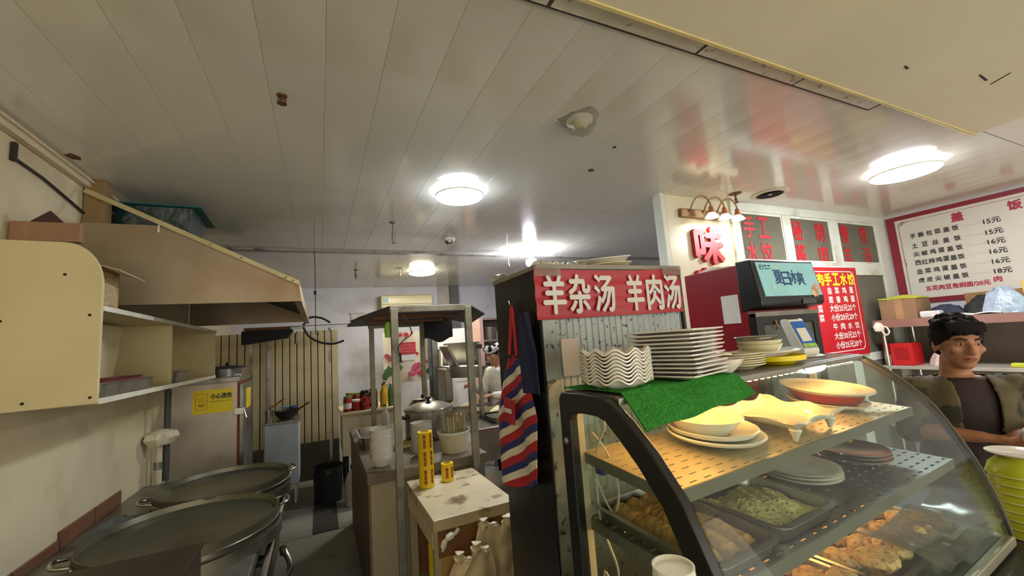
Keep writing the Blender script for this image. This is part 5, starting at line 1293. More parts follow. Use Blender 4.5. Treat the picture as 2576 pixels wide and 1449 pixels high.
spp.rotation_euler = (t2_, 0, TH)
dup(spp, cw(0.98,0.225,z2(0.225)+0.0165), label='middle steel plate at the far end of the lower shelf')
dup(spp, cw(0.977,0.225,z2(0.225)+0.0275), label='uppermost steel plate at the far end of the lower shelf')

# ---- bottom deck pastries
golden = mat('golden_pastry', (236,200,128), 0.55, var=0.2, vs=25, dirt=(164,98,42), ds=70, dlo=0.52, dhi=0.66, bump=0.8, bs=90)
zd = 0.865
lab_p = ('golden pastry','flat golden pastry','browned pastry')
trs = []
for k, (u, lb) in enumerate(((0.48,'steel tray of round pastries at the near end of the bottom deck'),(0.76,'steel tray of pastries in the middle of the bottom deck'),(1.03,'steel tray of browned pastries at the far end of the bottom deck'))):
    tray_on('pastry_tray', lb, u, 0.27, zd, 0.245, 0.29, 0.03, steel, (0,0,TH))
    q = random.Random(60+k)
    place = ['nearest tray','middle tray','farthest tray'][k]
    for i, (du, dv) in enumerate(((-0.058,-0.075),(0.058,-0.075),(-0.058,0.02),(0.058,0.02),(-0.04,0.10),(0.062,0.10))):
        p1, p2 = q.random()*6, q.random()*6
        o = obj('pastry', MB().lathe([(0,0),(0.042,0.0),(0.052,0.012),(0.048,0.026),(0.03,0.034),(0,0.032)], 24, sx=1.0, sy=0.82, rmod=lambda a: 1+0.06*math.sin(3*a+p1)+0.03*math.sin(7*a), zmod=lambda a, r: 0.003*math.sin(5*a+p2) if 0.02 < r < 0.05 else 0), golden, None)
        tag(o, 'golden pastry at the %s of the %s on the bottom deck' % (('rear left','rear right','middle left','middle right','front left','front right')[i], place), 'pastry', 'pastries in the %s' % place)
        o.location = cw(u+du, 0.27+dv*0.85, zd+0.003+(0.02 if i > 3 else 0)); o.rotation_euler = (q.uniform(-0.1,0.1), q.uniform(-0.1,0.1), q.random()*3)
t = T('plastic_sheet', 'scuffed clear plastic sheet leaning in the case front', 'plastic', cw(1.05, 0.41, 0.885), rot=(0.25,0,TH))
obj('sheet_body', MB().grid(lambda u, v: (-0.26+0.48*u, -0.06+0.16*v, 0.014*math.sin(9*u+4*v)*v+0.008*math.sin(15*u)+0.03), 26, 8, 0.002), glass_mat('scuffed_plastic', (215,215,208), haze=0.10, smear=0.30, gloss=0.2, hcol=(186,184,174)), t)
t = T('dark_bowl', 'dark round pan at the far end of the bottom deck', 'pan', cw(1.165, 0.13, 0.8655))
obj('pan_body', MB().lathe([(0,0),(0.05,0),(0.062,0.05),(0.06,0.05),(0.048,0.005),(0,0.004)], 26), dark_in, t)
obj('pan_grip', MB().tube([(0.0,-0.06,0.045),(0.0,-0.09,0.05)], 0.008), black, t)

# ---- paper cups and green bowls on the counter
cupm = mat('paper_cup_white', (236,232,220), 0.5, var=0.02)
cg = mat('cup_green', (110,190,40), 0.5)
t = T('paper_cup', 'inverted paper cup topping the stack at the case front', 'paper cup', cw(-0.165, 0.475, 1.128), group='paper cups stacked at the case')
obj('cup_wall', MB().lathe([(0.0375,0.0),(0.036,0.004),(0.029,0.078),(0.0295,0.084),(0.027,0.084),(0.0265,0.078),(0.034,0.004)], 36, closed=True), cupm, t)
obj('cup_base', MB().lathe([(0.0268,0.076),(0.0268,0.0785),(0,0.0785),(0,0.076)], 36), cupm, t)
obj('green_band', MB().grid(lambda u, v: ((0.0374-0.0066*v)*math.cos(-1.75+1.9*u), (0.0374-0.0066*v)*math.sin(-1.75+1.9*u), 0.003+0.070*v), 16, 4), cg, t)
obj('dark_drawing', MB().box(-0.012,-0.006,-0.0375,-0.034,0.03,0.07), ink, t, smooth=False)
for k in range(1, 21):
    dup(t, cw(-0.165,0.475,1.128-0.0151*k), label='paper cup in the stack at the case front, ' + ORD[k])
gb = mat('lime_green_melamine', (176,186,40), 0.35, var=0.04)
g0 = T('green_bowl', 'inverted lime green bowl in the stack right of the case', 'bowl', cw(1.40, 0.50, 0.8265), rz=0, group='lime green bowls beside the case')
obj('bowl_shell', MB().lathe([(0.078,0.0),(0.0785,0.006),(0.076,0.012),(0.07,0.03),(0.05,0.05),(0.045,0.056),(0.042,0.056),(0.046,0.048),(0.066,0.028),(0.073,0.006)], 36, closed=True), gb, g0)
obj('white_lining', MB().lathe([(0.0745,0.002),(0.068,0.026),(0.044,0.050),(0,0.052)], 36), cer, g0)
obj('pale_rim', MB().lathe([(0.077,-0.0005),(0.0795,0.001),(0.0795,0.004),(0.077,0.005)], 36, closed=True), mat('pale_lime', (214,222,150), 0.3), g0)
for k in range(1, 8):
    dup(g0, cw(1.40, 0.50, 0.8265+0.026*k), label='inverted lime green bowl right of the case, ' + ordl(k, 8))
g0['label'] = 'lowest inverted lime green bowl right of the case'
plate('white_saucer', 'white saucer on top of the lime green bowls', 'saucer', 1.40, 0.50, 0.8265+0.026*7+0.0575, [(0,0),(0.05,0),(0.07,0.008),(0.072,0.012),(0.05,0.006),(0,0.005)], cer)

# ================================================================== DRINK FRIDGE
t = T('drink_fridge', 'dark red drink fridge with a lit teal header screen', 'fridge', (1.98, 1.36, 0))
w_, d_, h_ = 0.53, 0.40, 1.862
obj('body', MB().box(0,w_,0.03,d_,0.02,h_-0.01), darkred, t, smooth=False, bevel=0.005)
for (x, y) in ((0.03,0.06),(w_-0.07,0.06),(0.03,d_-0.07),(w_-0.07,d_-0.07)):
    obj('foot', MB().box(x,x+0.04,y,y+0.04,0,0.022), black, t, smooth=False)
hd = obj('header_box', MB().prism([(0.06,1.60),(-0.05,1.625),(-0.055,1.66),(-0.02,1.865),(0.06,1.868)], 'x', -0.004, w_+0.004), black, t, bevel=0.006)
sc_n = Vector((0,-0.205,-0.035)).normalized()
def scp(x, s, d=0.0):
    a = Vector((x,-0.0535,1.672)); b = Vector((x,-0.0225,1.852))
    return a.lerp(b, s) + Vector((0,-0.985,0.17))*d
scr = obj('screen', MB().add([scp(0.035,0,0.003),scp(w_-0.012,0,0.003),scp(w_-0.012,1,0.003),scp(0.035,1,0.003),scp(0.035,0,-0.002),scp(w_-0.012,0,-0.002),scp(w_-0.012,1,-0.002),scp(0.035,1,-0.002)], [(0,1,2,3),(7,6,5,4),(0,4,5,1),(1,5,6,2),(2,6,7,3),(3,7,4,0)]), mat('teal_screen', (120,170,172), 0.3, var=0.15, vs=6, emit=(140,188,186), es=0.16, col2=(140,190,190)), t, smooth=False)
upS = (scp(0,1)-scp(0,0)).normalized()
blue = mat('screen_blue_letter', (24,64,120), 0.4)
for k, ch in enumerate('夏日冰爽'):
    text(ch, scp(0.18+0.062*k, 0.56-0.05*(k % 2), 0.0045), 0.064, 0.075, R_, upS, blue, scr, bold=0.0015)
def ringp(c, r, n=20):
    out, inn = [], []
    for i in range(n):
        a = 2*PI*i/n
        out.append(c + Vector((r*math.cos(a),0,0)) + upS*r*math.sin(a)); inn.append(c + Vector((r*0.78*math.cos(a),0,0)) + upS*r*0.78*math.sin(a))
    return MB().add(out+inn, [(i,(i+1)%n,n+(i+1)%n,n+i) for i in range(n)])
navy = mat('navy_mark', (20,44,54), 0.4)
obj('round_logo', ringp(scp(0.068,0.86,0.0045), 0.016), navy, scr, smooth=False)
obj('logo_stroke', MB().tube([scp(0.056,0.83,0.0045),scp(0.066,0.88,0.0045),scp(0.08,0.88,0.0045)], 0.002, 5), navy, scr)
for k in range(2):
    obj('logo_word', MB().tube([scp(0.095+0.03*k,0.9,0.0045),scp(0.108+0.03*k,0.9,0.0045)], 0.0045, 5), navy, scr)
obj('logo_word', MB().tube([scp(0.095,0.81,0.0045),scp(0.14,0.81,0.0045)], 0.0025, 5), navy, scr)
for k, (x, s, r, c_) in enumerate(((0.46,0.12,0.03,(206,150,110)),(0.485,0.25,0.022,(214,186,160)),(0.44,0.06,0.02,(230,200,170)),(0.19,0.85,0.012,(206,226,190)),(0.12,0.25,0.012,(196,226,226)),(0.16,0.2,0.01,(206,230,200)))):
    obj('printed_blob', MB().add([scp(x,s,0.0042+0.0002*k) + Vector((r*(1+0.3*math.sin(3*i))*math.cos(2*PI*i/12),0,0)) + upS*r*(1+0.3*math.cos(2*i))*math.sin(2*PI*i/12) for i in range(12)], [tuple(range(12))]), mat('screen_blob_%d' % k, c_, 0.5, var=0.2, vs=60), scr, smooth=False)
dr = obj('door', MB().ring([(0.0,0.10),(w_,0.10),(w_,1.595),(0.0,1.595)], [(0.055,0.16),(w_-0.05,0.16),(w_-0.05,1.53),(0.055,1.53)], 'y', -0.012, 0.028), black, t, smooth=False, bevel=0.004)
obj('door_top_strip', MB().box(0.0,w_,-0.014,0.028,1.575,1.598), dull, dr, smooth=False)
obj('door_glass', MB().box(0.055,w_-0.05,-0.002,0.004,0.16,1.53), glass_mat('fridge_glass', (190,196,190), haze=0.22, smear=0.25, hcol=(176,182,178)), dr, smooth=False)
obj('interior', MB().box(0.04,w_-0.04,0.029,0.0305,0.16,1.54), mat('pale_interior', (150,158,156), 0.5, var=0.3, vs=6), t, smooth=False)
for z in (0.55, 0.95, 1.30):
    obj('wire_shelf', MB().box(0.06,w_-0.06,0.008,0.026,z,z+0.012), white, t, smooth=False)
obj('inner_divider', MB().box(0.36,0.375,0.006,0.028,0.2,1.5), mat('grey_divider', (120,124,122), 0.5), t, smooth=False)
obj('small_plate', MB().box(w_-0.20,w_-0.08,-0.058,-0.054,1.628,1.655), mat('grey_smoked', (70,70,68), 0.3), hd, smooth=False)
obj('sticker_paper', MB().box(-0.0025,-0.0005,0.07,0.17,1.55,1.70), paper, t, smooth=False)
obj('lock_hook', MB().tube([(0.14,-0.016,1.55),(0.14,-0.022,1.52),(0.145,-0.016,1.505)], 0.005), brass, dr)
tag(at(obj('folded_bag', MB().lathe([(0,0.03),(0.05,0.028),(0.09,0.012),(0.1,0),(0,0)], 22, sx=0.8, sy=1.2, rmod=lambda a: 1+0.15*math.sin(4*a)), MATS['milky_plastic'], None), (2.10, 1.62, h_-0.01)), 'flat white bag lying on top of the red drink fridge', 'bag')
tag(at(obj('red_packet', MB().lathe([(0,0.02),(0.04,0.02),(0.07,0.006),(0.07,0),(0,0)], 18, sx=1.3, sy=0.7), red, None), (2.40, 1.52, h_+0.007-0.017)), 'small red packet on the far corner of the drink fridge', 'packet')

# ================================================================== RED DUMPLING POSTER
t = T('menu_poster', 'red dumpling price poster on the window wall', 'poster', (3.62, 2.245, 1.16))
pw_, ph_ = 1.33, 0.875
obj('board', MB().box(0,pw_,0,0.012,0,ph_), mat('poster_red', (190,26,40), 0.4, var=0.04), t, smooth=False, bevel=0.002)
def rrect(x0, x1, z0, z1, r, k=5):
    pts = []
    for (cx_, cz_, a0) in ((x1-r,z1-r,0),(x0+r,z1-r,PI/2),(x0+r,z0+r,PI),(x1-r,z0+r,1.5*PI)):
        for i in range(k+1):
            a = a0+PI/2*i/k
            pts.append((cx_+r*math.cos(a), cz_+r*math.sin(a)))
    return pts
pl = mat('poster_white', (236,226,220), 0.4, var=0)
obj('white_border', MB().ring(rrect(0.05,pw_-0.06,0.05,ph_-0.05,0.06), rrect(0.058,pw_-0.068,0.058,ph_-0.058,0.055), 'y', -0.0012, 0), pl, t, smooth=False)
obj('white_top_edge', MB().box(0,pw_,-0.0012,0.0,ph_-0.012,ph_), pl, t, smooth=False)
X0, Z0p = 3.62, 1.16
yl = mat('poster_yellow', (244,222,40), 0.4, var=0)
for k, ch in enumerate('肉手工水饺'):
    text(ch, (0.67+0.134*k, -0.002, 1.905-Z0p), 0.115, 0.115, R_, U_, yl, t, bold=0.005)
rows = [('韭菜鸡蛋',1.795),('茴香鸡蛋',1.708),('大份25元25个',1.625),('小份20元20个',1.538),('牛肉水饺',1.450),('大份30元25个',1.362),('小份25元20个',1.275)]
for s_, z in rows:
    if len(s_) == 4:
        for k, ch in enumerate(s_):
            text(ch, (0.80+0.125*k, -0.002, z-Z0p), 0.07, 0.062, R_, U_, pl, t, bold=0.002)
    else:
        text(s_, (0.985, -0.002, z-Z0p), 0.45, 0.066, R_, U_, pl, t, bold=0.002)
for ch, z in (('蛋',1.80),('蛋',1.708),('菜',1.625),('菜',1.538)):
    text(ch, (0.605, -0.002, z-Z0p), 0.075, 0.068, R_, U_, pl, t, bold=0.002)

# ================================================================== RIGHT WALL MENU BOARD
t = T('menu_board', 'large white rice menu board with dark red border on the right wall', 'menu board', (5.745, 2.245, 1.62))
mr_, ml_ = (0,-1,0), (0,0,1)
bw_, bh_ = 1.75, 0.955
obj('board', MB().box(-0.012,0,-bw_,0,0,bh_), mat('menu_white', (228,226,216), 0.4, var=0.03, vs=2), t, smooth=False)
bo = mat('menu_maroon', (142,38,56), 0.45, var=0.04)
obj('left_border', MB().box(-0.016,-0.010,-0.075,0,0,bh_), bo, t, smooth=False)
obj('top_border', MB().box(-0.0165,-0.010,-bw_,0,bh_-0.045,bh_), bo, t, smooth=False)
obj('bottom_border', MB().box(-0.0165,-0.010,-bw_,0,0,0.05), bo, t, smooth=False)
ln = mat('menu_ornament', (170,120,120), 0.5)
obj('inner_line', MB().box(-0.014,-0.012,-0.105,-0.100,0.06,0.86).box(-0.014,-0.012,-bw_,-0.13,0.878,0.882), ln, t, smooth=False)
obj('corner_ornament', MB().tube(catmull([(-0.013,-0.10,0.82),(-0.013,-0.11,0.87),(-0.013,-0.15,0.885),(-0.013,-0.13,0.85),(-0.013,-0.12,0.865),(-0.013,-0.2,0.882)], 5), 0.004, 5), ln, t)
obj('corner_ornament', MB().tube(catmull([(-0.013,-0.102,0.40),(-0.013,-0.112,0.43),(-0.013,-0.10,0.46),(-0.013,-0.115,0.48)], 5), 0.004, 5), ln, t)
def mt(s_, y, z, w_, h_, M, bold=0.0):
    text(s_, (-0.0145, y-2.245, z-1.62), w_, h_, mr_, ml_, M, t, bold=bold)
mred = mat('menu_red', (186,44,70), 0.5, var=0)
mt('盖', 1.687, 2.44, 0.085, 0.085, mred, 0.004); mt('饭', 1.311, 2.435, 0.085, 0.085, mred, 0.004)
for s_, pr, z in (('手撕包菜盖饭','15元',2.335),('土豆丝盖饭','15元',2.23),('尖椒鸡蛋盖饭','16元',2.137),('西红柿鸡蛋盖饭','16元',2.045),('韭菜鸡蛋盖饭','16元',1.95),('虎皮尖椒盖饭','18元',1.858)):
    n = len(s_)
    for k, ch in enumerate(s_):
        mt(ch, 2.04-(0.325*k/(n-1)), z, 0.046, 0.05, ink, 0.0015)
    mt(pr, 1.467, z, 0.11, 0.05, ink, 0.0015)
    for k in range(14):
        obj('leader_dot', MB().box(-0.0145,-0.0125,1.66-0.011*k-2.245-0.004,1.66-0.011*k-2.245,z-1.62-0.0015,z-1.62+0.0015), ln, t, smooth=False)
mt('五花肉豆角焖面/20元', 1.79, 1.765, 0.46, 0.05, mred, 0.002); mt('肉', 1.51, 1.785, 0.05, 0.05, mred, 0.002)

# ================================================================== RIGHT SIDE SHELF AND ITS CLUTTER
t = T('steel_shelf_unit', 'long steel shelf unit along the right wall behind the server', 'shelf unit', (5.05, 0.2, 0))
obj('top_board', MB().box(0.0,0.68,0.0,2.03,1.44,1.475), mat('greyish_shelf_top', (176,170,156), 0.45, var=0.1), t, smooth=False, bevel=0.003)
obj('front_apron', MB().box(-0.006,0.0,0.0,2.03,1.40,1.475), mat('rosy_apron', (150,112,100), 0.5, var=0.2, vs=3), t, smooth=False)
obj('lower_board', MB().box(0.0,0.68,0.0,2.03,1.0,1.03), MATS['greyish_shelf_top'], t, smooth=False, bevel=0.003)
obj('bottom_board', MB().box(0.0,0.68,0.0,2.03,0.45,0.48), MATS['greyish_shelf_top'], t, smooth=False, bevel=0.003)
obj('rear_panel', MB().box(0.67,0.685,0.0,2.03,0.48,1.44), mat('grey_back', (150,142,136), 0.6), t, smooth=False)
for (x, y) in ((0.03,1.97),(0.03,1.0),(0.03,0.06),(0.62,1.97),(0.62,0.06),(0.62,1.0)):
    obj('post', MB().tube([(x,y,0.0),(x,y,1.44)], 0.018, 10), steel, t)
SX, SY, SZ = 5.05, 0.2, 1.4755
t = T('cardboard_box', 'brown cardboard box under the lime packet on the right shelf', 'box', (5.12, 1.90, SZ))
obj('box_body', MB().box(0,0.30,0,0.28,0,0.19), mat('brown_carton', (150,118,88), 0.7, var=0.15), t, smooth=False, bevel=0.003)
obj('box_tape', MB().box(-0.001,0.0,0.10,0.16,0,0.19), mat('tan_tape', (176,140,100), 0.4), t, smooth=False)
lime = mat('lime_film', (206,214,60), 0.35, var=0.15, bump=0.5)
tag(at(obj('lime_packet', MB().grid(lambda u, v: (0.02+0.26*u, 0.30*v-0.01, 0.008+0.028*math.sin(PI*u)*math.sin(PI*min(1,v*1.1))+0.01*v), 10, 10, 0.012), lime, None), (5.12, 1.90, SZ+0.195)), 'lime yellow packet lying on the cardboard box', 'packet')
def lump(name, label, cat, loc, rx, ry, h, M, sd, g=None):
    q = random.Random(sd); p = [q.random()*6 for _ in range(4)]
    o = obj(name, MB().lathe([(0,h),(0.3,h*0.95),(0.65,h*0.75),(0.92,h*0.35),(1,0.0),(0,0.0)], 30, sx=rx, sy=ry, rmod=lambda a: 1+0.10*math.sin(3*a+p[0])+0.06*math.sin(8*a+p[1]), zmod=lambda a, r: 0.16*h*math.sin(4*a+p[2])*math.sin(9*r) if 0 < r < 1 else 0), M, None)
    o.location = loc
    return tag(o, label, cat, g)
lump('folded_clothes', 'dark navy folded clothes on the right shelf', 'clothes', (5.32, 1.76, SZ), 0.13, 0.13, 0.11, mat('navy_fabric', (48,54,74), 0.85, bump=0.4), 1)
lump('dark_jacket', 'crumpled black and grey jacket on the right shelf', 'clothes', (5.40, 1.52, SZ), 0.14, 0.16, 0.17, mat('black_grey_fabric', (44,44,42), 0.85, var=0.7, vs=14, bump=0.6), 2)
lump('clear_bag_bundle', 'bluish clear plastic bag bundle on the right shelf', 'bag', (5.20, 1.36, SZ), 0.10, 0.13, 0.22, mat('bluish_bag', (164,182,200), 0.25, var=0.25, vs=14, bump=1.0, bs=30), 3)
t = T('noodle_carton', 'yellow printed carton at the right edge of the shelf', 'carton', (5.16, 1.02, SZ))
obj('carton_body', MB().box(0,0.22,0,0.22,0,0.25), mat('carton_yellow', (206,180,76), 0.6, var=0.3, vs=8), t, smooth=False, bevel=0.004)
obj('dark_stripe', MB().box(-0.001,0.0,0.0,0.22,0.12,0.15), ink, t, smooth=False)
obj('brown_stripe', MB().box(-0.001,0.0,0.0,0.22,0.02,0.07), card, t, smooth=False)
t = T('small_carton', 'flat brown carton behind the black jacket', 'carton', (5.56, 1.20, SZ))
obj('carton_body', MB().box(0,0.16,0,0.5,0,0.20), card, t, smooth=False, bevel=0.003)
obj('tape', MB().box(-0.001,0,0.2,0.26,0,0.20), MATS['tan_tape'], t, smooth=False)
tag(at(obj('tissue_pack', MB().box(0,0.10,0,0.14,0,0.06), mat('white_pack', (216,216,216), 0.4, var=0.15, vs=30), None, smooth=False, bevel=0.012), (5.10, 1.74, SZ)), 'small white tissue pack in front of the navy clothes', 'tissue pack')
tag(at(obj('paper_stack', MB().grid(lambda u, v: (0.16*u, 0.34*v, 0.012+0.010*math.sin(7*v+2*u)), 8, 12, 0.008), paper, None), (5.07, 1.36, SZ)), 'loose white papers along the shelf front edge', 'paper')
t = T('hanging_bag', 'white knotted bag tied to the shelf post', 'bag', (5.03, 2.18, 1.36))
obj('bag_knot', MB().lathe([(0,0),(0.03,0.01),(0.04,0.05),(0.02,0.09),(0,0.1)], 16, rmod=lambda a: 1+0.3*math.sin(3*a)), MATS['milky_plastic'], t)
obj('bag_loop', MB().tube(catmull([(0,-0.02,0.04),(0,-0.06,0.05),(0,-0.08,0.0),(0,-0.05,-0.03),(0,-0.02,0.02)], 5), 0.008), MATS['milky_plastic'], t)
SL = 1.031
t = T('red_box', 'bright red gift box with white label on the lower right shelf', 'box', (5.10, 1.98, SL))
obj('box_body', MB().box(0,0.2,0,0.17,0,0.21), mat('gift_red', (206,36,36), 0.35), t, smooth=False, bevel=0.004)
obj('side_face_label', MB().box(-0.001,0.0,0.03,0.14,0.05,0.17), mat('gift_red_dark', (170,26,30), 0.4), t, smooth=False)
t = T('red_box', 'darker red box with a white sticker next to the shelf post', 'box', (5.14, 2.16, SL))
obj('box_body', MB().box(0,0.2,0,0.065,0,0.205), mat('gift_red_deep', (160,24,30), 0.4), t, smooth=False, bevel=0.004)
obj('white_sticker', MB().box(-0.001,0.0,0.005,0.06,0.01,0.10), paper, t, smooth=False)
lump('white_bags', 'white bags with red print on the lower right shelf', 'bags', (5.25, 1.82, SL), 0.11, 0.10, 0.13, mat('white_red_bags', (214,200,196), 0.5, var=0.3, vs=12, bump=0.6, col2=(230,224,220)), 5)
lump('maroon_bundle', 'maroon cloth bundle behind the server', 'bundle', (5.42, 1.86, SL), 0.12, 0.11, 0.24, mat('maroon_bundle', (96,40,44), 0.8, var=0.4, vs=14), 6)
for k, (y, h, c_, lb) in enumerate(((1.26,0.17,(70,84,62),'dark green bottle right of the server'),(1.18,0.24,(60,74,56),'tallest green bottle on the lower shelf'),(1.10,0.20,(84,92,70),'olive bottle at the right edge of the lower shelf'))):
    jar(lb, (5.22, y, SL), 0.04, h, mat('bottle_glass_%d' % k, c_, 0.2), cr['k'], 'sauce_bottle', True, 'bottle', g='bottles on the right shelf')
tag(at(obj('yellow_scourer', MB().box(0,0.06,0,0.10,0,0.035), lime, None, smooth=False, bevel=0.008), (5.10, 1.28, SL)), 'yellow scourer beside the green bottles', 'sponge')
tag(at(obj('pink_packet', MB().box(0,0.2,0,0.28,0,0.14), mat('dusty_pink', (150,112,116), 0.6, var=0.2), None, smooth=False, bevel=0.02), (5.25, 0.74, SL)), 'dusty pink packet at the right edge of the lower shelf', 'packet')
tag(at(obj('broom_stick', MB().tube([(0,0,0.0),(0.12,-0.62,1.13)], 0.011, 10), mat('pale_wood_stick', (206,190,160), 0.5), None), (4.55, 1.34, 0.012)), 'pale stick leaning toward the right behind the server', 'stick')

# ================================================================== PEOPLE
def loft(mb, secs, n=18):
    vs, fs = [], []
    for (c, rx, ry) in secs:
        for i in range(n):
            a = 2*PI*i/n
            vs.append((c[0]+rx*math.cos(a), c[1]+ry*math.sin(a), c[2]))
    for j in range(len(secs)-1):
        for i in range(n):
            i2 = (i+1) % n
            fs.append((j*n+i, j*n+i2, (j+1)*n+i2, (j+1)*n+i))
    fs.append(tuple(range(n-1,-1,-1))); fs.append(tuple((len(secs)-1)*n+i for i in range(n)))
    return mb.add(vs, fs)
def remeshed(name, mb, voxel, M, parent, smooth_it=4, cut=None):
    me = bpy.data.meshes.new(name)
    me.from_pydata(mb.v, [], mb.f)
    bm = bmesh.new(); bm.from_mesh(me); bmesh.ops.recalc_face_normals(bm, faces=bm.faces); bm.to_mesh(me); bm.free()
    o = bpy.data.objects.new(name, me); C.objects.link(o)
    r = o.modifiers.new('r', 'REMESH'); r.mode = 'VOXEL'; r.voxel_size = voxel
    s = o.modifiers.new('s', 'SMOOTH'); s.iterations = smooth_it; s.factor = 0.5
    bpy.context.view_layer.update()
    me2 = bpy.data.meshes.new_from_object(o.evaluated_get(bpy.context.evaluated_depsgraph_get()))
    bpy.data.objects.remove(o); bpy.data.meshes.remove(me)
    if cut:
        bm = bmesh.new(); bm.from_mesh(me2)
        bmesh.ops.delete(bm, geom=[v for v in bm.verts if cut(v.co)], context='VERTS')
        bm.to_mesh(me2); bm.free()
    me2.shade_smooth()
    me2.name = name
    me2.materials.clear(); me2.materials.append(M)
    o = bpy.data.objects.new(name, me2); C.objects.link(o)
    if parent: o.parent = parent
    return o
def limb(mb, pts, rs, n=14):
    mb.tube(pts, rs, n)
    for p, r in zip(pts, rs):
        mb.ball(p, r, 12, 8)
def hand(mb, wrist, tip, palm_n, s=1.0, curl=0.5):
    """wrist->tip direction; palm_n = direction the palm faces."""
    w, d = Vector(wrist), (Vector(tip)-Vector(wrist)).normalized()
    n = Vector(palm_n); n = (n - d*n.dot(d)).normalized()
    sdir = d.cross(n)
    pc = w + d*0.045*s
    for k in range(5):
        mb.ball(w + d*(0.012+0.016*k)*s + sdir*0.0, (0.028*s,0.028*s,0.02*s), 10, 7)
    for i, off in enumerate((-0.030,-0.010,0.010,0.028)):
        b = w + d*0.078*s + sdir*off*s
        ln_ = (0.068,0.078,0.072,0.058)[i]*s
        p1 = b + (d*math.cos(curl*0.6)+n*math.sin(curl*0.6))*ln_*0.42
        p2 = p1 + (d*math.cos(curl*1.6)+n*math.sin(curl*1.6))*ln_*0.33
        p3 = p2 + (d*math.cos(curl*2.4)+n*math.sin(curl*2.4))*ln_*0.25
        limb(mb, [w + d*0.05*s + sdir*off*0.8*s, b, p1, p2, p3], [0.0115*s,0.0105*s,0.0095*s,0.0088*s,0.0078*s], 10)
    tb = w + d*0.02*s - sdir*0.026*s
    t1_ = tb + (d*0.6 - sdir*0.7 + n*0.4).normalized()*0.036*s
    t2 = t1_ + (d*0.85 - sdir*0.2 + n*0.5).normalized()*0.030*s
    t3 = t2 + (d*0.85 + sdir*0.1 + n*0.6).normalized()*0.024*s
    limb(mb, [tb, t1_, t2, t3], [0.0145*s,0.012*s,0.0105*s,0.009*s], 10)
def head_mesh(mb, c, R, s=1.0):
    """Skull, jaw, nose, ears around c; R turns the head; face looks to local -y."""
    h = MB()
    h.ball((0,0.012,0.025), (0.073,0.092,0.088), 24, 16)
    h.ball((0,-0.018,-0.035), (0.060,0.068,0.075), 20, 14)
    h.ball((0,-0.045,-0.082), (0.034,0.034,0.028), 14, 10)
    h.ball((0,-0.072,0.028), (0.05,0.02,0.012), 14, 8)
    for s_ in (-1, 1):
        h.ball((s_*0.042,-0.058,-0.018), (0.022,0.022,0.02), 12, 8)
        h.ball((s_*0.076,0.012,-0.012), (0.009,0.018,0.030), 12, 8)
    h.tube([(0,-0.078,0.022),(0,-0.092,-0.004),(0,-0.101,-0.024)], [0.009,0.011,0.014], 10)
    h.ball((0,-0.098,-0.026), 0.0135, 10, 8)
    for s_ in (-1, 1): h.ball((s_*0.012,-0.09,-0.028), 0.0095, 10, 6)
    h.ball((0,-0.082,-0.053), (0.024,0.010,0.007), 12, 6)
    h.ball((0,-0.081,-0.064), (0.021,0.010,0.007), 12, 6)
    h.tube([(0,0.02,-0.06),(0,0.03,-0.16)], [0.052,0.054], 18)
    h.map(lambda p: Vector(c) + R @ (p*s))
    mb.add(h.v, h.f)
def head_parts(root, c, R, s, hair_m, cap=None):
    def put(name, mb, M):
        mb.map(lambda p: Vector(c) + R @ (p*s))
        return obj(name, mb, M, root)
    eye = mat('eye_white', (206,198,186), 0.3); iris = mat('dark_iris', (30,22,18), 0.2)
    brow = mat('dark_brow', (34,26,22), 0.7); lip = mat('lip', (150,84,74), 0.5)
    for s_ in (-1, 1):
        e_ = put('eye', MB().ball((s_*0.030,-0.0745,0.006), (0.012,0.008,0.0045), 12, 8), eye)
        put('iris', MB().ball((s_*0.030,-0.0795,0.006), (0.0055,0.0045,0.0045), 10, 8), iris)
        put('eyebrow', MB().tube([(s_*0.013,-0.088,0.026),(s_*0.031,-0.087,0.031),(s_*0.050,-0.074,0.026)], [0.004,0.0045,0.003], 8), brow)
    put('lips', MB().tube([(-0.022,-0.081,-0.058),(-0.008,-0.0905,-0.057),(0.008,-0.0905,-0.057),(0.022,-0.081,-0.058)], [0.003,0.0055,0.0055,0.003], 8), lip)
    hm = MB()
    hm.ball((0,0.022,0.042), (0.083,0.098,0.088), 22, 14)
    qh = random.Random(17)
    for k in range(46):
        az = qh.uniform(0, 2*PI); el = qh.uniform(0.05, 1.45)
        p_ = Vector((0.080*math.cos(el)*math.cos(az), 0.022+0.095*math.cos(el)*math.sin(az), 0.045+0.088*math.sin(el)))
        if p_.y < -0.045 and p_.z < 0.075: continue
        hm.ball(p_, (qh.uniform(0.012,0.022), qh.uniform(0.012,0.024), qh.uniform(0.010,0.020)), 10, 7)
    for k in range(9):   # fringe
        x_ = -0.06+0.015*k
        hm.tube([(x_*0.9,-0.055,0.10),(x_,-0.082+0.25*abs(x_)*abs(x_)/0.06,0.072),(x_*1.05+0.004*math.sin(k*2.3),-0.084+0.3*abs(x_)*abs(x_)/0.06,0.050+0.006*math.sin(k*1.7))], [0.014,0.011,0.005], 8)
    for s_ in (-1, 1):   # sideburns
        hm.tube([(s_*0.078,0.0,0.05),(s_*0.080,-0.004,0.015),(s_*0.078,-0.004,-0.012)], [0.018,0.012,0.005], 8)
    hm.ball((0,0.07,-0.01), (0.066,0.045,0.06), 16, 10)
    hm.map(lambda p: Vector(c) + R @ (p*s))
    remeshed('hair', hm, 0.006, hair_m, root, 2)
    if cap:
        cm = MB().lathe([(0.084,0.035),(0.09,0.05),(0.088,0.085),(0.06,0.115),(0,0.122)], 26, (0,0.012,0), sy=1.18)
        put('white_cap', cm, cap)

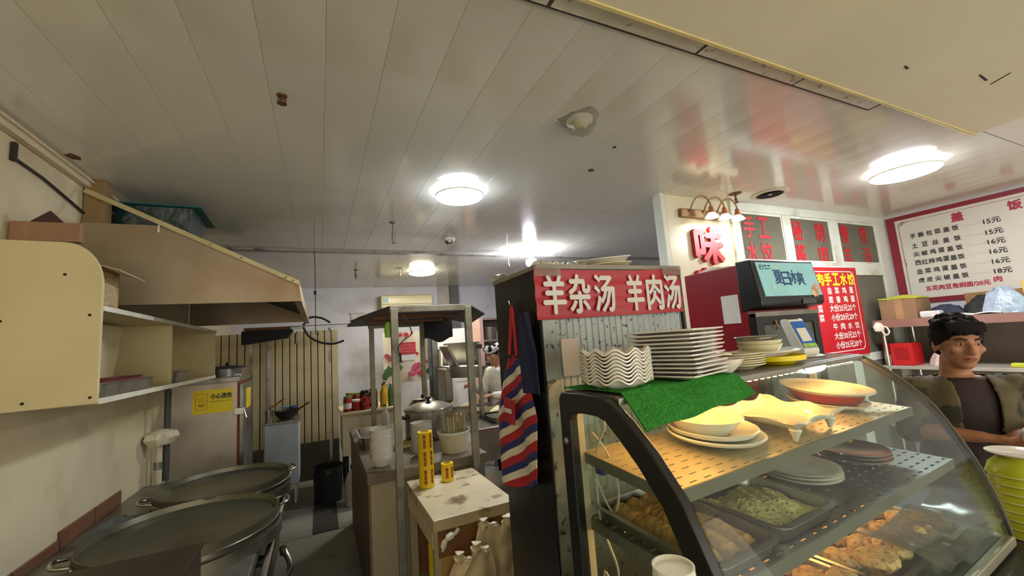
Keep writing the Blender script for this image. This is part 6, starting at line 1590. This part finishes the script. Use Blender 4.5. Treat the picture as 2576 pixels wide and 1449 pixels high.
# --- server on the right
root = T('person', 'person in an open olive camouflage jacket wiping hands with a white cloth', 'person', (2.775, 0.92, 0), rz=math.radians(-50))
mb = MB()
loft(mb, [((0,0.03,0.70),0.16,0.115),((0,0.03,0.80),0.165,0.12),((0,0.02,0.92),0.145,0.105),((0,0.01,1.04),0.16,0.11),((0,0.0,1.13),0.168,0.105),((0,0.0,1.19),0.13,0.085),((0,0.0,1.225),0.07,0.06)])
HC = Vector((0.0,-0.035,1.378)); HR = Euler((0.08, 0.06, 0.10)).to_matrix()
head_mesh(mb, HC, HR, 1.04)
armR = [(-0.165,0.0,1.165),(-0.225,-0.03,0.975),(-0.045,-0.20,0.985)]
armL = [(0.165,0.0,1.165),(0.24,-0.02,0.955),(0.14,-0.20,1.005)]
for A in (armR, armL):
    limb(mb, [A[0], Vector(A[0]).lerp(Vector(A[1]),0.5), A[1]], [0.052,0.046,0.038])
    limb(mb, [A[1], Vector(A[1]).lerp(Vector(A[2]),0.35), A[2]], [0.038,0.038,0.025])
hand(mb, armR[2], (0.07,-0.26,0.975), (0.2,0.3,0.9), 1.0, 0.6)
hand(mb, armL[2], (0.05,-0.265,1.01), (-0.2,0.2,-0.9), 1.0, 0.6)
for s_ in (-1, 1):
    limb(mb, [(s_*0.085,0.03,0.72),(s_*0.09,0.0,0.40),(s_*0.09,0.03,0.07)], [0.085,0.06,0.04])
    limb(mb, [(s_*0.09,0.04,0.04),(s_*0.095,-0.04,0.04),(s_*0.10,-0.13,0.035)], [0.04,0.038,0.03])
remeshed('body', mb, 0.0075, skin, root, 3)
head_parts(root, HC, HR, 1.04, hair)
tee = MB()
loft(tee, [((0,0.03,0.72),0.172,0.127),((0,0.03,0.80),0.176,0.131),((0,0.02,0.92),0.156,0.117),((0,0.01,1.04),0.171,0.121),((0,0.0,1.13),0.178,0.116),((0,0.0,1.19),0.14,0.094),((0,-0.005,1.222),0.085,0.075)])
remeshed('shirt', tee, 0.012, mat('dark_brown_tee', (46,34,33), 0.8, var=0.1, bump=0.2), root, 4)
camo = mat('olive_camouflage', (92,84,60), 0.85, var=0.3, vs=9, dirt=(52,50,38), ds=13, dlo=0.5, dhi=0.58, bump=0.3)
jk = MB()
loft(jk, [((0,0.03,0.70),0.192,0.15),((0,0.03,0.80),0.195,0.152),((0,0.02,0.92),0.178,0.14),((0,0.01,1.04),0.192,0.143),((0,0.0,1.13),0.198,0.138),((0,0.0,1.19),0.16,0.112),((0,0.005,1.235),0.095,0.085)])
for A in (armR, armL):
    limb(jk, [A[0], Vector(A[0]).lerp(Vector(A[1]),0.5), A[1]], [0.074,0.068,0.060])
    e2 = Vector(A[1]).lerp(Vector(A[2]), 0.06 if A is armR else 0.5)
    limb(jk, [A[1], e2], [0.060,0.054])
jo = remeshed('jacket', jk, 0.012, camo, root, 4, cut=lambda c: (c.y < -0.06 and abs(c.x+0.005) < 0.06+0.08*max(0,(0.95-c.z)) and c.z > 0.69) or c.z > 1.232)
sm = jo.modifiers.new('thick', 'SOLIDIFY'); sm.thickness = 0.006; sm.offset = -1
tr_ = MB()
for s_ in (-1, 1):
    limb(tr_, [(s_*0.085,0.03,0.74),(s_*0.09,0.0,0.42),(s_*0.09,0.03,0.09)], [0.105,0.08,0.065])
loft(tr_, [((0,0.03,0.66),0.17,0.125),((0,0.03,0.76),0.178,0.134)])
remeshed('trousers', tr_, 0.014, mat('black_trousers', (30,30,34), 0.8), root, 3)
for s_ in (-1, 1):
    obj('shoe', MB().ball((s_*0.097,-0.05,0.04), (0.052,0.135,0.042), 18, 10).box(s_*0.097-0.045,s_*0.097+0.045,-0.16,0.07,0.0,0.014), black, root)
cl = T('wiping_cloth', 'crumpled white cloth held in the hands of the server', 'cloth', root.matrix_basis @ Vector((0.085,-0.285,1.0)))
obj('cloth_body', MB().lathe([(0,-0.07),(0.03,-0.055),(0.045,-0.01),(0.04,0.03),(0.02,0.055),(0,0.06)], 22, rmod=lambda a: 1+0.25*math.sin(3*a)+0.12*math.sin(7*a), zmod=lambda a, r: 0.008*math.sin(4*a)), mat('white_cloth', (226,222,212), 0.8, bump=0.6, bs=40), cl)
obj('cloth_corner', MB().grid(lambda u, v: (-0.02+0.06*u, -0.02-0.02*v, 0.0-0.10*v*(0.5+0.5*u)), 6, 6, 0.004), MATS['white_cloth'], cl)

# --- cook half hidden behind the banner cabinet
root = T('person', 'cook in a white cap and sleeves working behind the banner cabinet', 'person', (1.86, 4.36, 0), rz=math.radians(-72))
mb = MB()
HC = Vector((0,-0.10,1.405)); HR = Euler((0.30, 0.0, 0.0)).to_matrix()
loft(mb, [((0,0.03,0.70),0.16,0.115),((0,0.03,0.82),0.165,0.12),((0,0.01,0.95),0.145,0.105),((0,-0.02,1.08),0.16,0.11),((0,-0.03,1.17),0.168,0.105),((0,-0.04,1.23),0.13,0.085),((0,-0.045,1.265),0.07,0.06)])
head_mesh(mb, HC, HR, 1.0)
armR = [(-0.165,-0.03,1.20),(-0.22,-0.10,0.97),(-0.14,-0.33,1.10)]
armL = [(0.165,-0.03,1.20),(0.22,-0.05,0.96),(0.12,-0.28,0.98)]
for A in (armR, armL):
    limb(mb, [A[0], Vector(A[0]).lerp(Vector(A[1]),0.5), A[1]], [0.050,0.044,0.036])
    limb(mb, [A[1], Vector(A[1]).lerp(Vector(A[2]),0.35), A[2]], [0.036,0.036,0.024])
hand(mb, armR[2], (-0.08,-0.45,1.13), (0.3,0.0,-0.9), 1.0, 0.6)
hand(mb, armL[2], (0.08,-0.38,0.97), (-0.3,0.0,-0.9), 1.0, 0.6)
for s_ in (-1, 1):
    limb(mb, [(s_*0.085,0.03,0.72),(s_*0.09,0.0,0.40),(s_*0.09,0.03,0.07)], [0.085,0.06,0.04])
    limb(mb, [(s_*0.09,0.04,0.04),(s_*0.095,-0.04,0.04),(s_*0.10,-0.13,0.035)], [0.04,0.038,0.03])
remeshed('body', mb, 0.009, skin, root, 3)
head_parts(root, HC, HR, 1.0, hair, cap=mat('cap_white', (214,210,210), 0.7, var=0.3, vs=12))
cj = MB()
loft(cj, [((0,0.03,0.62),0.185,0.145),((0,0.03,0.82),0.185,0.14),((0,0.01,0.95),0.166,0.125),((0,-0.02,1.08),0.18,0.13),((0,-0.03,1.17),0.188,0.125),((0,-0.04,1.23),0.15,0.105),((0,-0.045,1.258),0.09,0.08)])
for A in (armR, armL):
    limb(cj, [A[0], Vector(A[0]).lerp(Vector(A[1]),0.5), A[1]], [0.066,0.058,0.052])
    limb(cj, [A[1], Vector(A[1]).lerp(Vector(A[2]),0.8)], [0.052,0.042])
remeshed('coat', cj, 0.013, mat('white_coat', (214,206,190), 0.8), root, 4)
ct_ = MB()
for s_ in (-1, 1):
    limb(ct_, [(s_*0.085,0.03,0.70),(s_*0.09,0.0,0.42),(s_*0.09,0.03,0.09)], [0.105,0.08,0.065])
remeshed('trousers', ct_, 0.014, MATS['black_trousers'], root, 3)
